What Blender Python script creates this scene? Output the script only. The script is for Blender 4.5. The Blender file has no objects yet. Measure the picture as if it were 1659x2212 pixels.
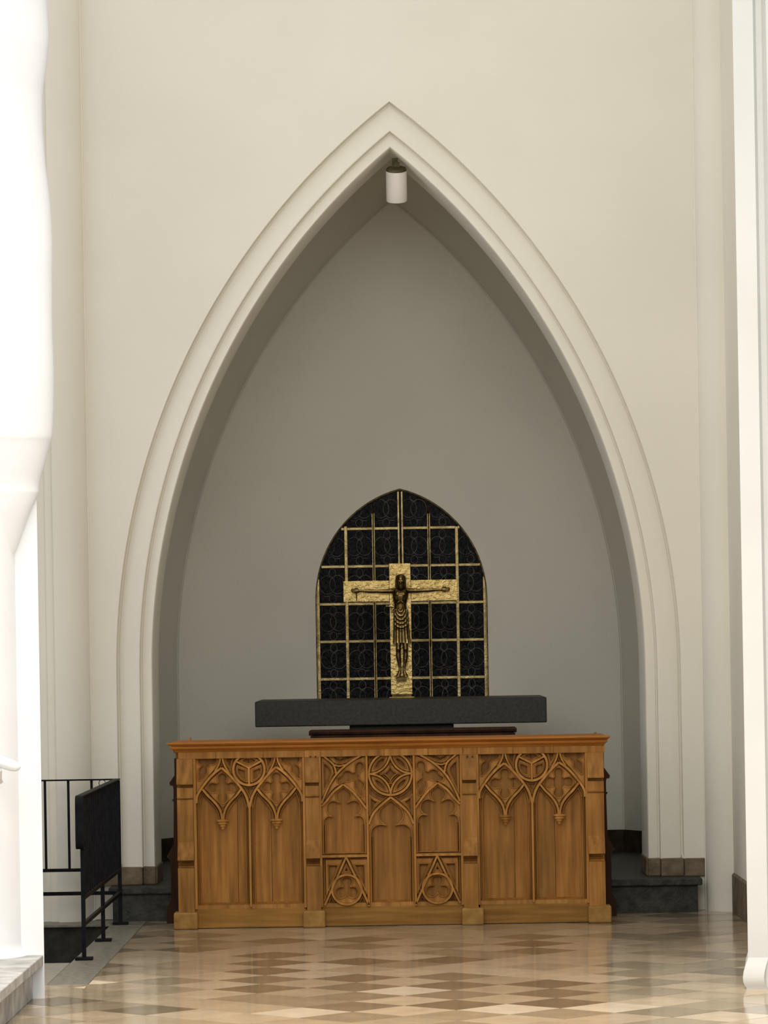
import bpy, bmesh, math, random
from mathutils import Vector
from mathutils.geometry import tessellate_polygon

random.seed(7)
S = bpy.context.scene
COL = S.collection
# ------------------------------------------------------------------ camera
IMG_W, IMG_H = 1659.0, 2212.0
F = 7700.0                       # focal length in pixels (long lens)
D0 = 19.1                        # camera to the front of the wooden altar
CAMZ = 1.487
VPX, VPY = 875.0, 1400.0         # straight-ahead point
ROLL = math.radians(0.95)
cam_d = bpy.data.cameras.new('camera')
cam_d.sensor_fit = 'VERTICAL'
cam_d.sensor_height = 36.0
cam_d.lens = F / IMG_H * 36.0
cam_d.shift_x = -(VPX - IMG_W / 2) / IMG_H
cam_d.shift_y = (VPY - IMG_H / 2) / IMG_H
cam_d.clip_end = 200
cam = bpy.data.objects.new('camera', cam_d)
COL.objects.link(cam)
cam.location = (0, -D0, CAMZ)
from mathutils import Matrix
cam.matrix_world = (Matrix.Translation((0, -D0, CAMZ)) @ Matrix.Rotation(math.radians(90), 4, 'X')
                    @ Matrix.Rotation(-ROLL, 4, 'Z'))
S.camera = cam
# ------------------------------------------------------------------ light
wd = bpy.data.worlds.new('daylight')
S.world = wd
wd.use_nodes = True
bg = wd.node_tree.nodes['Background']
bg.inputs[0].default_value = (1.0, 0.98, 0.95, 1)
bg.inputs[1].default_value = 0.91


def area(name, loc, target, size, size_y, power, color, spread=180):
    l = bpy.data.lights.new(name, 'AREA')
    l.shape = 'RECTANGLE'; l.size = size; l.size_y = size_y
    l.energy = power; l.color = color
    l.spread = math.radians(spread)
    o = bpy.data.objects.new(name, l)
    COL.objects.link(o)
    o.location = loc
    o.rotation_euler = (Vector(target) - Vector(loc)).to_track_quat('-Z', 'Y').to_euler()
    return o


area('frontal_fill_light', (-0.4, -13.5, 4.4), (0, 0.8, 1.9), 7, 3.6, 420, (1.0, 0.965, 0.90))  # added soft frontal fill to even out the arch wall, no window modelled
area('crossing_fill_light', (-0.2, -6.6, 8.5), (0.1, -5.9, 0), 3.0, 2.0, 135, (1.0, 0.93, 0.83), 60)  # added downward fill to brighten the near floor and piers, source unseen
S.view_settings.view_transform = 'Standard'
S.view_settings.look = 'None'
S.view_settings.gamma = 1.0
S.view_settings.use_curve_mapping = False
S.view_settings.exposure = 0.1

# ------------------------------------------------------------------ helpers
CR, SR = math.cos(ROLL), math.sin(ROLL)


def W(px, py, d):
    """a picture point at camera distance d -> place in the world"""
    dx, dy = px - VPX, py - VPY
    u = dx * CR - dy * SR
    v = dx * SR + dy * CR
    return Vector((u * d / F, d - D0, CAMZ - v * d / F))


def XZ(px, py, d=D0):
    p = W(px, py, d)
    return (p.x, p.z)


class MB:
    def __init__(self):
        self.v, self.f = [], []

    def add(self, vs, fs):
        n = len(self.v)
        self.v += [tuple(p) for p in vs]
        self.f += [tuple(i + n for i in f) for f in fs]
        return self

    def box(self, x0, x1, y0, y1, z0, z1):
        return self.add([(x0, y0, z0), (x1, y0, z0), (x1, y1, z0), (x0, y1, z0), (x0, y0, z1), (x1, y0, z1), (x1, y1, z1), (x0, y1, z1)],
                        [(0, 3, 2, 1), (4, 5, 6, 7), (0, 1, 5, 4), (1, 2, 6, 5), (2, 3, 7, 6), (3, 0, 4, 7)])

    def bbox(self, x0, x1, y0, y1, z0, z1, b):
        """box with chamfered edges"""
        bm = bmesh.new()
        bmesh.ops.create_cube(bm, size=1)
        for v in bm.verts:
            v.co = ((x0 + x1) / 2 + v.co.x * (x1 - x0), (y0 + y1) / 2 + v.co.y * (y1 - y0), (z0 + z1) / 2 + v.co.z * (z1 - z0))
        bmesh.ops.bevel(bm, geom=list(bm.edges), offset=b, segments=2, affect='EDGES', profile=0.5)
        bm.verts.index_update()
        self.add([v.co[:] for v in bm.verts], [[v.index for v in f.verts] for f in bm.faces])
        bm.free()
        return self

    def prism(self, pts, axis, a, b):
        """closed 2D outline pushed along an axis: axis 'x' -> pts are (y,z); 'y' -> (x,z); 'z' -> (x,y)"""
        def mk(p, t):
            return {'x': (t, p[0], p[1]), 'y': (p[0], t, p[1]), 'z': (p[0], p[1], t)}[axis]
        n = len(pts)
        vs = [mk(p, a) for p in pts] + [mk(p, b) for p in pts]
        tri = tessellate_polygon([[Vector((p[0], p[1], 0)) for p in pts]])
        fs = [tuple(t) for t in tri] + [tuple(n + i for i in reversed(t)) for t in tri]
        fs += [(i, (i + 1) % n, n + (i + 1) % n, n + i) for i in range(n)]
        return self.add(vs, fs)

    def plate(self, outer, holes, ytop, ybot):
        """flat plate facing -Y with holes, in (x,z)"""
        loops = [list(outer)] + [list(h) for h in holes]
        flat = [p for l in loops for p in l]
        n = len(flat)
        tri = tessellate_polygon([[Vector((p[0], p[1], 0)) for p in l] for l in loops])
        vs = [(p[0], ytop, p[1]) for p in flat] + [(p[0], ybot, p[1]) for p in flat]
        fs = [tuple(t) for t in tri]
        k = 0
        for l in loops:
            m = len(l)
            fs += [(k + i, k + (i + 1) % m, n + k + (i + 1) % m, n + k + i) for i in range(m)]
            k += m
        return self.add(vs, fs)

    def rib(self, pts, prof, closed=False):
        """moulding along a polyline in (x,z); prof = [(across, y)]"""
        pts = [Vector((p[0], p[1])) for p in pts]
        n = len(pts)
        offs = []
        for i in range(n):
            if closed:
                a, b, c = pts[i - 1], pts[i], pts[(i + 1) % n]
            else:
                a, b, c = pts[max(i - 1, 0)], pts[i], pts[min(i + 1, n - 1)]
            d1 = (b - a).normalized() if (b - a).length > 1e-9 else (c - b).normalized()
            d2 = (c - b).normalized() if (c - b).length > 1e-9 else d1
            n1, n2 = Vector((-d1.y, d1.x)), Vector((-d2.y, d2.x))
            m = (n1 + n2)
            m = m.normalized() if m.length > 1e-6 else n1
            k = min(1.0 / max(m.dot(n1), 0.45), 2.0)
            offs.append(m * k)
        vs, fs = [], []
        q = len(prof)
        for p, o in zip(pts, offs):
            for (w, y) in prof:
                vs.append((p.x + o.x * w, y, p.y + o.y * w))
        for i in range(n if closed else n - 1):
            j = (i + 1) % n
            for k in range(q - 1):
                fs.append((i * q + k, i * q + k + 1, j * q + k + 1, j * q + k))
        if not closed:
            fs.append(tuple(range(q)))
            fs.append(tuple((n - 1) * q + k for k in reversed(range(q))))
        return self.add(vs, fs)

    def tube(self, pts, r, seg=8, closed=False, cap=True):
        pts = [Vector(p) for p in pts]
        n = len(pts)
        rr = r if isinstance(r, (list, tuple)) else [r] * n
        vs, fs = [], []
        prev = None
        for i in range(n):
            a = pts[i - 1] if (i > 0 or closed) else pts[0]
            c = pts[(i + 1) % n] if (i < n - 1 or closed) else pts[-1]
            t = (c - a).normalized()
            up = prev if prev is not None else (Vector((0, 0, 1)) if abs(t.z) < 0.9 else Vector((1, 0, 0)))
            s = t.cross(up).normalized()
            up = s.cross(t).normalized()
            prev = up
            for k in range(seg):
                g = 2 * math.pi * k / seg
                vs.append(pts[i] + (s * math.cos(g) + up * math.sin(g)) * rr[i])
        for i in range(n if closed else n - 1):
            j = (i + 1) % n
            for k in range(seg):
                fs.append((i * seg + k, i * seg + (k + 1) % seg, j * seg + (k + 1) % seg, j * seg + k))
        if cap and not closed:
            fs.append(tuple(reversed(range(seg))))
            fs.append(tuple((n - 1) * seg + k for k in range(seg)))
        return self.add(vs, fs)

    def lathe(self, c, prof, seg=24, sx=1.0, sy=1.0, axis=None):
        """prof = [(r, z)] about the vertical through c"""
        vs, fs = [], []
        for (r, z) in prof:
            for k in range(seg):
                g = 2 * math.pi * k / seg
                vs.append((c[0] + r * math.cos(g) * sx, c[1] + r * math.sin(g) * sy, c[2] + z))
        q = len(prof)
        for i in range(q - 1):
            for k in range(seg):
                fs.append((i * seg + k, i * seg + (k + 1) % seg, (i + 1) * seg + (k + 1) % seg, (i + 1) * seg + k))
        fs.append(tuple(reversed(range(seg))))
        fs.append(tuple((q - 1) * seg + k for k in range(seg)))
        return self.add(vs, fs)

    def loft(self, rings, seg=16):
        """rings = [(centre, rx, ry, rz-tilt axis pair)] given as lists of points already"""
        vs, fs = [], []
        for r in rings:
            vs += r
        n = len(rings)
        for i in range(n - 1):
            for k in range(seg):
                fs.append((i * seg + k, i * seg + (k + 1) % seg, (i + 1) * seg + (k + 1) % seg, (i + 1) * seg + k))
        fs.append(tuple(reversed(range(seg))))
        fs.append(tuple((n - 1) * seg + k for k in range(seg)))
        return self.add(vs, fs)

    def mesh(self, name):
        me = bpy.data.meshes.new(name)
        me.from_pydata(self.v, [], self.f)
        bm = bmesh.new()
        bm.from_mesh(me)
        bmesh.ops.recalc_face_normals(bm, faces=bm.faces)
        bm.to_mesh(me)
        bm.free()
        return me

    def build(self, name, mat, parent=None, smooth=None, label=None):
        me = self.mesh(name)
        o = bpy.data.objects.new(name, me)
        COL.objects.link(o)
        me.materials.append(mat)
        if parent is not None:
            o.parent = parent
        if smooth:
            me.shade_smooth()
            if smooth < 180:
                me.set_sharp_from_angle(angle=math.radians(smooth))
        if label:
            o['label'] = label
        return o


def tag(o, label=None, cat=None, group=None, kind=None):
    for k, v in (('label', label), ('category', cat), ('group', group), ('kind', kind)):
        if v:
            o[k] = v
    return o


def struct(o, label):
    return tag(o, label, None, None, 'structure')


def empty(name, loc=(0, 0, 0)):
    o = bpy.data.objects.new(name, None)
    COL.objects.link(o)
    o.location = loc
    o.empty_display_size = 0.1
    return o


def circle(c, r, n=32, a0=0.0, a1=2 * math.pi, close=False):
    m = n + 1 if close else n
    return [(c[0] + r * math.cos(a0 + (a1 - a0) * i / n), c[1] + r * math.sin(a0 + (a1 - a0) * i / n)) for i in range(m)]


def foil(c, lobes, n=64):
    """outline of a union of circles seen from c; lobes = [(x,y,r)]"""
    out = []
    for i in range(n):
        t = 2 * math.pi * i / n
        dx, dy = math.cos(t), math.sin(t)
        best = 0.0
        for (x, y, r) in lobes:
            bx, by = x - c[0], y - c[1]
            b = bx * dx + by * dy
            disc = r * r - (bx * bx + by * by - b * b)
            if disc >= 0:
                best = max(best, b + math.sqrt(disc))
        out.append((c[0] + dx * best, c[1] + dy * best))
    return out


def shrink(poly, k, c=None):
    if c is None:
        c = (sum(p[0] for p in poly) / len(poly), sum(p[1] for p in poly) / len(poly))
    return [(c[0] + (p[0] - c[0]) * k, c[1] + (p[1] - c[1]) * k) for p in poly]


def smooth_line(pts, n=4):
    """Catmull-Rom through the points"""
    out = []
    m = len(pts)
    for i in range(m - 1):
        p0, p1, p2, p3 = pts[max(i - 1, 0)], pts[i], pts[i + 1], pts[min(i + 2, m - 1)]
        for k in range(n):
            t = k / n
            out.append(tuple(0.5 * (2 * p1[a] + (p2[a] - p0[a]) * t + (2 * p0[a] - 5 * p1[a] + 4 * p2[a] - p3[a]) * t * t
                                    + (3 * p1[a] - p0[a] - 3 * p2[a] + p3[a]) * t ** 3) for a in (0, 1)))
    out.append(tuple(pts[-1]))
    return out


def clip_poly(poly, a, b, c):
    """keep a*x+b*y<=c"""
    out = []
    n = len(poly)
    for i in range(n):
        p, q = poly[i], poly[(i + 1) % n]
        fp, fq = a * p[0] + b * p[1] - c, a * q[0] + b * q[1] - c
        if fp <= 0:
            out.append(p)
        if (fp < 0 < fq) or (fq < 0 < fp):
            t = fp / (fp - fq)
            out.append((p[0] + (q[0] - p[0]) * t, p[1] + (q[1] - p[1]) * t))
    return out


# ------------------------------------------------------------------ materials
def new_mat(name):
    m = bpy.data.materials.new(name)
    m.use_nodes = True
    nt = m.node_tree
    return m, nt, nt.nodes['Principled BSDF']


def setp(b, **k):
    names = {'rough': 'Roughness', 'metal': 'Metallic', 'spec': 'Specular IOR Level', 'ior': 'IOR', 'coat': 'Coat Weight', 'coatr': 'Coat Roughness'}
    for a, v in k.items():
        b.inputs[names[a]].default_value = v


def noisy(name, c1, c2, scale=6.0, detail=4.0, rough=0.6, spec=0.4, bump=0.0, bscale=60.0, stretch=None, metal=0.0, lo=0.35, hi=0.65, bdist=0.01, coat=0.0):
    m, nt, b = new_mat(name)
    tc = nt.nodes.new('ShaderNodeTexCoord')
    mp = nt.nodes.new('ShaderNodeMapping')
    if stretch:
        mp.inputs['Scale'].default_value = stretch
    nt.links.new(tc.outputs['Object'], mp.inputs[0])
    no = nt.nodes.new('ShaderNodeTexNoise')
    no.inputs['Scale'].default_value = scale
    no.inputs['Detail'].default_value = detail
    nt.links.new(mp.outputs[0], no.inputs['Vector'])
    cr = nt.nodes.new('ShaderNodeValToRGB')
    cr.color_ramp.elements[0].position = lo
    cr.color_ramp.elements[0].color = (*c1, 1)
    cr.color_ramp.elements[1].position = hi
    cr.color_ramp.elements[1].color = (*c2, 1)
    nt.links.new(no.outputs['Fac'], cr.inputs[0])
    nt.links.new(cr.outputs[0], b.inputs['Base Color'])
    setp(b, rough=rough, spec=spec, metal=metal, coat=coat)
    if bump:
        n2 = nt.nodes.new('ShaderNodeTexNoise')
        n2.inputs['Scale'].default_value = bscale
        n2.inputs['Detail'].default_value = 3
        nt.links.new(mp.outputs[0], n2.inputs['Vector'])
        bp = nt.nodes.new('ShaderNodeBump')
        bp.inputs['Strength'].default_value = bump
        bp.inputs['Distance'].default_value = bdist
        nt.links.new(n2.outputs['Fac'], bp.inputs['Height'])
        nt.links.new(bp.outputs[0], b.inputs['Normal'])
    return m


M = {}
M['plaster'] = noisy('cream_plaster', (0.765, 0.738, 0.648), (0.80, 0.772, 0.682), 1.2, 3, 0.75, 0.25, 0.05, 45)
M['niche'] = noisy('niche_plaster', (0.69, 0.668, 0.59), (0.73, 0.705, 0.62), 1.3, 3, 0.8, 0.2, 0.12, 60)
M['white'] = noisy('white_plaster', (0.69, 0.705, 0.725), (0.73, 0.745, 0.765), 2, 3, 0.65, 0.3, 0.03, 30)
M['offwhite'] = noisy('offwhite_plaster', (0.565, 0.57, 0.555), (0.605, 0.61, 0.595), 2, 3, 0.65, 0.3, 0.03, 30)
M['sandstone'] = noisy('plinth_sandstone', (0.115, 0.088, 0.054), (0.21, 0.162, 0.104), 14, 5, 0.75, 0.3, 0.4, 70)
M['darkstone'] = noisy('dark_step_stone', (0.018, 0.019, 0.0155), (0.048, 0.048, 0.039), 22, 6, 0.5, 0.25, 0.25, 60)
M['skirt'] = noisy('dark_skirting_stone', (0.022, 0.016, 0.009), (0.048, 0.036, 0.022), 12, 5, 0.7, 0.12, 0.25, 60)
M['kerb'] = noisy('grey_kerb_stone', (0.13, 0.12, 0.095), (0.22, 0.205, 0.165), 30, 6, 0.4, 0.45, 0.2, 90)
M['landing'] = noisy('pale_landing_stone', (0.22, 0.20, 0.16), (0.32, 0.295, 0.24), 25, 6, 0.4, 0.45, 0.2, 90)
M['greystone'] = noisy('grey_platform_stone', (0.27, 0.265, 0.255), (0.46, 0.45, 0.43), 9, 6, 0.6, 0.35, 0.35, 60)
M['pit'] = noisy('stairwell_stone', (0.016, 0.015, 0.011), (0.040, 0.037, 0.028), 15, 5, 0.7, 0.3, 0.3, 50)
M['iron'] = noisy('black_iron', (0.0035, 0.0037, 0.005), (0.008, 0.008, 0.010), 20, 3, 0.55, 0.10, 0.1, 150)
M['mensa'] = noisy('black_granite', (0.009, 0.0095, 0.0075), (0.026, 0.026, 0.019), 60, 7, 0.5, 0.28, 0.06, 120)
M['darkwood'] = noisy('dark_brown_wood', (0.020, 0.008, 0.004), (0.055, 0.022, 0.010), 10, 5, 0.55, 0.12, 0.2, 60, (1, 1, 0.15))
M['lamp'] = noisy('lamp_white_enamel', (0.70, 0.665, 0.62), (0.75, 0.71, 0.66), 4, 2, 0.45, 0.4)
M['lampcap'] = noisy('lamp_dark_cap', (0.045, 0.04, 0.018), (0.10, 0.085, 0.04), 20, 3, 0.6, 0.3)
M['gold'] = noisy('gilt_sheet', (0.24, 0.172, 0.062), (0.47, 0.355, 0.145), 22, 6, 0.38, 0.5, 0.55, 45, None, 1.0, 0.25, 0.75, 0.012)
M['goldbar'] = noisy('gilt_bar', (0.25, 0.185, 0.075), (0.46, 0.36, 0.17), 25, 5, 0.42, 0.5, 0.3, 90, None, 0.85)
M['bronze'] = noisy('dark_gilt_bronze', (0.040, 0.023, 0.0075), (0.125, 0.080, 0.027), 35, 5, 0.34, 0.5, 0.15, 90, None, 1.0)
_nt = M['bronze'].node_tree
_b = _nt.nodes['Principled BSDF']
_src = _b.inputs['Base Color'].links[0].from_socket
_g = _nt.nodes.new('ShaderNodeNewGeometry')
_r = _nt.nodes.new('ShaderNodeMapRange')
_r.inputs['From Min'].default_value = 0.50; _r.inputs['From Max'].default_value = 0.62
_nt.links.new(_g.outputs['Pointiness'], _r.inputs[0])
_mx = _nt.nodes.new('ShaderNodeMix'); _mx.data_type = 'RGBA'
_nt.links.new(_r.outputs[0], _mx.inputs['Factor'])
_nt.links.new(_src, _mx.inputs[6]); _mx.inputs[7].default_value = (0.62, 0.47, 0.20, 1)
_nt.links.new(_mx.outputs[2], _b.inputs['Base Color'])
M['darkbronze'] = noisy('dark_bronze', (0.030, 0.022, 0.008), (0.10, 0.07, 0.025), 35, 5, 0.45, 0.5, 0.2, 110, None, 0.9)
M['pane'] = noisy('black_blue_glass', (0.0022, 0.0025, 0.004), (0.008, 0.008, 0.010), 55, 6, 0.34, 0.13, 0.8, 75, (1, 1, 0.45), 0.0, 0.3, 0.7, 0.015)
M['wire'] = noisy('thin_wire', (0.10, 0.095, 0.08), (0.26, 0.245, 0.21), 30, 4, 0.5, 0.4)
M['dark'] = noisy('dark_void', (0.004, 0.004, 0.004), (0.008, 0.007, 0.006), 10, 2, 0.7, 0.2)


def wood(name, c1, c2, c3, grain=(1, 1, 0.07)):
    m, nt, b = new_mat(name)
    tc = nt.nodes.new('ShaderNodeTexCoord')
    oi = nt.nodes.new('ShaderNodeObjectInfo')
    ad = nt.nodes.new('ShaderNodeVectorMath'); ad.operation = 'ADD'
    nt.links.new(tc.outputs['Object'], ad.inputs[0])
    sc = nt.nodes.new('ShaderNodeVectorMath'); sc.operation = 'SCALE'
    cmb = nt.nodes.new('ShaderNodeCombineXYZ')
    for i in range(3):
        nt.links.new(oi.outputs['Random'], cmb.inputs[i])
    nt.links.new(cmb.outputs[0], sc.inputs[0]); sc.inputs['Scale'].default_value = 9.0
    nt.links.new(sc.outputs[0], ad.inputs[1])
    mp = nt.nodes.new('ShaderNodeMapping'); mp.inputs['Scale'].default_value = grain
    nt.links.new(ad.outputs[0], mp.inputs[0])
    no = nt.nodes.new('ShaderNodeTexNoise'); no.inputs['Scale'].default_value = 38; no.inputs['Detail'].default_value = 6
    nt.links.new(mp.outputs[0], no.inputs['Vector'])
    cr = nt.nodes.new('ShaderNodeValToRGB')
    e = cr.color_ramp.elements
    e[0].position, e[0].color = 0.25, (*c1, 1)
    e[1].position, e[1].color = 0.75, (*c3, 1)
    k = e.new(0.5); k.color = (*c2, 1)
    nt.links.new(no.outputs['Fac'], cr.inputs[0])
    # broad tone variation from board to board and blotches
    n2 = nt.nodes.new('ShaderNodeTexNoise'); n2.inputs['Scale'].default_value = 3.5; n2.inputs['Detail'].default_value = 3
    nt.links.new(ad.outputs[0], n2.inputs['Vector'])
    mr = nt.nodes.new('ShaderNodeMapRange')
    mr.inputs['From Min'].default_value = 0.3; mr.inputs['From Max'].default_value = 0.7
    mr.inputs['To Min'].default_value = 0.84; mr.inputs['To Max'].default_value = 1.14
    nt.links.new(n2.outputs['Fac'], mr.inputs[0])
    m1 = nt.nodes.new('ShaderNodeMapRange'); m1.inputs['To Min'].default_value = 0.9; m1.inputs['To Max'].default_value = 1.1
    nt.links.new(oi.outputs['Random'], m1.inputs[0])
    mm = nt.nodes.new('ShaderNodeMath'); mm.operation = 'MULTIPLY'
    nt.links.new(mr.outputs[0], mm.inputs[0]); nt.links.new(m1.outputs[0], mm.inputs[1])
    vm = nt.nodes.new('ShaderNodeVectorMath'); vm.operation = 'SCALE'
    nt.links.new(cr.outputs[0], vm.inputs[0]); nt.links.new(mm.outputs[0], vm.inputs['Scale'])
    nt.links.new(vm.outputs[0], b.inputs['Base Color'])
    setp(b, rough=0.55, spec=0.18)
    bp = nt.nodes.new('ShaderNodeBump'); bp.inputs['Strength'].default_value = 0.25; bp.inputs['Distance'].default_value = 0.004
    nt.links.new(no.outputs['Fac'], bp.inputs['Height']); nt.links.new(bp.outputs[0], b.inputs['Normal'])
    return m


M['oak'] = wood('carved_oak', (0.190, 0.079, 0.0135), (0.298, 0.133, 0.026), (0.405, 0.193, 0.046))
M['oaklit'] = wood('carved_oak_tracery_lit', (0.24, 0.105, 0.020), (0.36, 0.167, 0.037), (0.475, 0.236, 0.064))  # lighter oak copy: light caught by raised ribs is put into the colour
M['oakcap'] = wood('oak_cap', (0.26, 0.092, 0.014), (0.36, 0.135, 0.023), (0.45, 0.185, 0.038), (0.07, 1, 1))
M['oakh'] = wood('oak_plinth', (0.175, 0.080, 0.014), (0.255, 0.122, 0.023), (0.34, 0.172, 0.040), (0.07, 1, 1))
M['oakblock'] = wood('oak_base_block', (0.215, 0.110, 0.024), (0.29, 0.158, 0.040), (0.39, 0.225, 0.066), (0.5, 1, 0.5))


def tile_mat():
    m, nt, b = new_mat('limestone_tile')
    oi = nt.nodes.new('ShaderNodeObjectInfo')
    tc = nt.nodes.new('ShaderNodeTexCoord')
    geo = nt.nodes.new('ShaderNodeNewGeometry')
    no = nt.nodes.new('ShaderNodeTexNoise'); no.inputs['Scale'].default_value = 7; no.inputs['Detail'].default_value = 6
    nt.links.new(geo.outputs['Position'], no.inputs['Vector'])
    mr = nt.nodes.new('ShaderNodeMapRange')
    mr.inputs['From Min'].default_value = 0.3; mr.inputs['From Max'].default_value = 0.7
    mr.inputs['To Min'].default_value = 0.88; mr.inputs['To Max'].default_value = 1.10
    nt.links.new(no.outputs['Fac'], mr.inputs[0])
    vm = nt.nodes.new('ShaderNodeVectorMath'); vm.operation = 'SCALE'
    nt.links.new(oi.outputs['Color'], vm.inputs[0]); nt.links.new(mr.outputs[0], vm.inputs['Scale'])
    nt.links.new(vm.outputs[0], b.inputs['Base Color'])
    setp(b, rough=0.11, spec=0.17, ior=1.45)
    n2 = nt.nodes.new('ShaderNodeTexNoise'); n2.inputs['Scale'].default_value = 5
    nt.links.new(geo.outputs['Position'], n2.inputs['Vector'])
    bp = nt.nodes.new('ShaderNodeBump'); bp.inputs['Strength'].default_value = 0.06; bp.inputs['Distance'].default_value = 0.02
    nt.links.new(n2.outputs['Fac'], bp.inputs['Height']); nt.links.new(bp.outputs[0], b.inputs['Normal'])
    return m


M['tile'] = tile_mat()
M['joint'] = noisy('pale_joint', (0.50, 0.415, 0.30), (0.64, 0.54, 0.40), 20, 4, 0.5, 0.2)

# ------------------------------------------------------------------ arch geometry
AX = -0.038                      # axis of the arch
AE = 2.419                       # distance of the arc centres beyond the axis
ZS = 1.36                        # springing height
Y_WALL = 0.78
Z_STEP = 0.19
Z_PL = 0.286                     # top of the stone plinth


def arch_path(a, z0, n=26, ax=AX, e=AE, zs=ZS, jamb=6):
    """left jamb, two arcs, right jamb: list of (x,z)"""
    R = a + e
    t1 = math.acos(e / R)
    left = [(ax - a, z0 + (zs - z0) * i / jamb) for i in range(jamb)]
    left += [(ax + e - R * math.cos(t1 * i / n), zs + R * math.sin(t1 * i / n)) for i in range(n)]
    right = [(2 * ax - x, z) for (x, z) in reversed(left)]
    return left + [(ax, zs + R * math.sin(t1))] + right


def sweep_arch(prof, z0, **k):
    mb = MB()
    paths = [arch_path(a, z0, **k) for (a, y) in prof]
    n = len(paths[0])
    vs, fs = [], []
    for (a, y), p in zip(prof, paths):
        vs += [(x, y, z) for (x, z) in p]
    for j in range(len(prof) - 1):
        for i in range(n - 1):
            fs.append((j * n + i, j * n + i + 1, (j + 1) * n + i + 1, (j + 1) * n + i))
    return mb.add(vs, fs)


# ------------------------------------------------------------------ back wall with the pointed arch
A_OUT, A_MID, A_IN = 1.575, 1.446, 1.379
XL, XR = -1.75, 1.651
ZTOP = 8.5
path = arch_path(A_OUT, Z_PL, 40)
mid = len(path) // 2
mb = MB()
for i in range(mid):
    (x0, z0), (x1, z1) = path[i], path[i + 1]
    mb.add([(XL, Y_WALL, z0), (x0, Y_WALL, z0), (x1, Y_WALL, z1), (XL, Y_WALL, z1)], [(0, 1, 2, 3)])
    (x0, z0), (x1, z1) = path[-1 - i], path[-2 - i]
    mb.add([(x0, Y_WALL, z0), (XR, Y_WALL, z0), (XR, Y_WALL, z1), (x1, Y_WALL, z1)], [(0, 1, 2, 3)])
za = path[mid][1]
mb.add([(XL, Y_WALL, za), (AX, Y_WALL, za), (XR, Y_WALL, za), (XR, Y_WALL, ZTOP), (XL, Y_WALL, ZTOP)], [(0, 1, 2, 3, 4)])
# wall continues down beside the plinth stones and closes the thickness
mb.box(XL, AX - A_OUT + 0.01, Y_WALL + 0.02, 1.30, 0.0, Z_PL + 0.02)
mb.box(AX + A_OUT - 0.01, XR, Y_WALL + 0.02, 1.30, 0.0, Z_PL + 0.02)
wall_back = mb.build('wall_back', M['plaster'])
struct(wall_back, 'cream plastered wall with a tall pointed arch above the altar')

prof = [(A_OUT, Y_WALL), (A_OUT - 0.0015, 0.836), (A_OUT - 0.004, 0.842), (A_OUT - 0.013, 0.842), (A_OUT - 0.015, 0.828), (1.548, 0.822), (1.525, 0.817), (1.495, 0.812), (1.465, 0.808), (A_MID + 0.006, 0.806),
        (A_MID + 0.001, 0.808), (A_MID - 0.001, 0.854), (A_MID - 0.004, 0.858), (A_MID - 0.011, 0.858), (A_MID - 0.013, 0.846), (1.418, 0.842), (1.398, 0.838), (A_IN + 0.004, 0.836), (A_IN, 0.842), (A_IN - 0.002, 0.855), (A_IN - 0.004, 1.30)]
trim = sweep_arch(prof, Z_PL, n=40).build('trim_1', M['plaster'], smooth=28)
struct(trim, 'stepped plaster moulding around the pointed arch')

# outer piers on either side of the arch wall, with a hollow where they meet it
def pier(sign, x_in, x_out, name, label):
    pts = [(x_in, Y_WALL + 0.01), (x_in, Y_WALL - 0.018)]
    w = x_out - x_in
    for i in range(11):
        t = i / 10
        g = t * math.pi / 2
        pts.append((x_in + w * (0.03 + 0.90 * (1 - math.cos(g))), Y_WALL - 0.02 - 0.145 * math.sin(g)))
    pts.append((x_out, Y_WALL - 0.165))
    pts.append((x_out, Y_WALL + 0.3))
    pts.append((x_in, Y_WALL + 0.3))
    o = MB().prism(pts, 'z', 0.0, ZTOP).build(name, M['plaster'], smooth=25)
    return struct(o, label)


pier(1, XR, 1.797, 'trim_2', 'hollow moulded plaster pier edging the arch wall beside the pale column')
pier(-1, XL, -1.938, 'trim_3', 'hollow moulded plaster pier edging the arch wall behind the iron railing')
mb = MB()
mb.box(-1.985, -1.930, 0.66, 1.2, 0.0, ZTOP)
mb.box(-4.6, -1.975, 0.71, 1.2, -1.2, ZTOP)
mb.box(-2.03, -1.985, 0.685, 1.2, 0.0, ZTOP)
struct(mb.build('wall_left', M['plaster']), 'cream wall behind the stairwell railing')
mb = MB()
mb.box(1.797, 2.3, -2.6, 1.2, 0.0, ZTOP)
wr = struct(mb.build('wall_right', M['plaster']), 'shaded side wall between the arch wall and the pale column')
mb = MB()
mb.prism([(1.785, 0.0), (1.785, 0.205), (1.797, 0.217), (1.80, 0.217), (1.80, 0.0)], 'y', -2.6, 0.60)
struct(mb.build('baseboard_right', M['sandstone']), 'brown stone skirting along the side wall')

# plinth stones under the arch jambs
for k, (a0, a1, yf) in enumerate([(1.377, 1.4465, 0.826), (1.4475, 1.5755, 0.785), (1.5765, 1.690, 0.764)]):
    for s in (-1, 1):
        if s == 1:
            x0, x1 = AX + a0, AX + a1
        else:
            x0, x1 = AX - a1, AX - a0
        MB().bbox(x0, x1, yf, 1.29, Z_STEP, Z_PL + 0.004, 0.006).build('plinth_stone', M['sandstone'], wall_back)
for s in (-1, 1):   # reveal stones of the jambs
    x0, x1 = (AX + A_IN - 0.012, AX + A_IN + 0.05) if s == 1 else (AX - A_IN - 0.05, AX - A_IN + 0.012)
    MB().bbox(x0, x1, 0.846, 1.30, Z_STEP, Z_PL + 0.004, 0.006).build('plinth_stone', M['sandstone'], wall_back)

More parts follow.
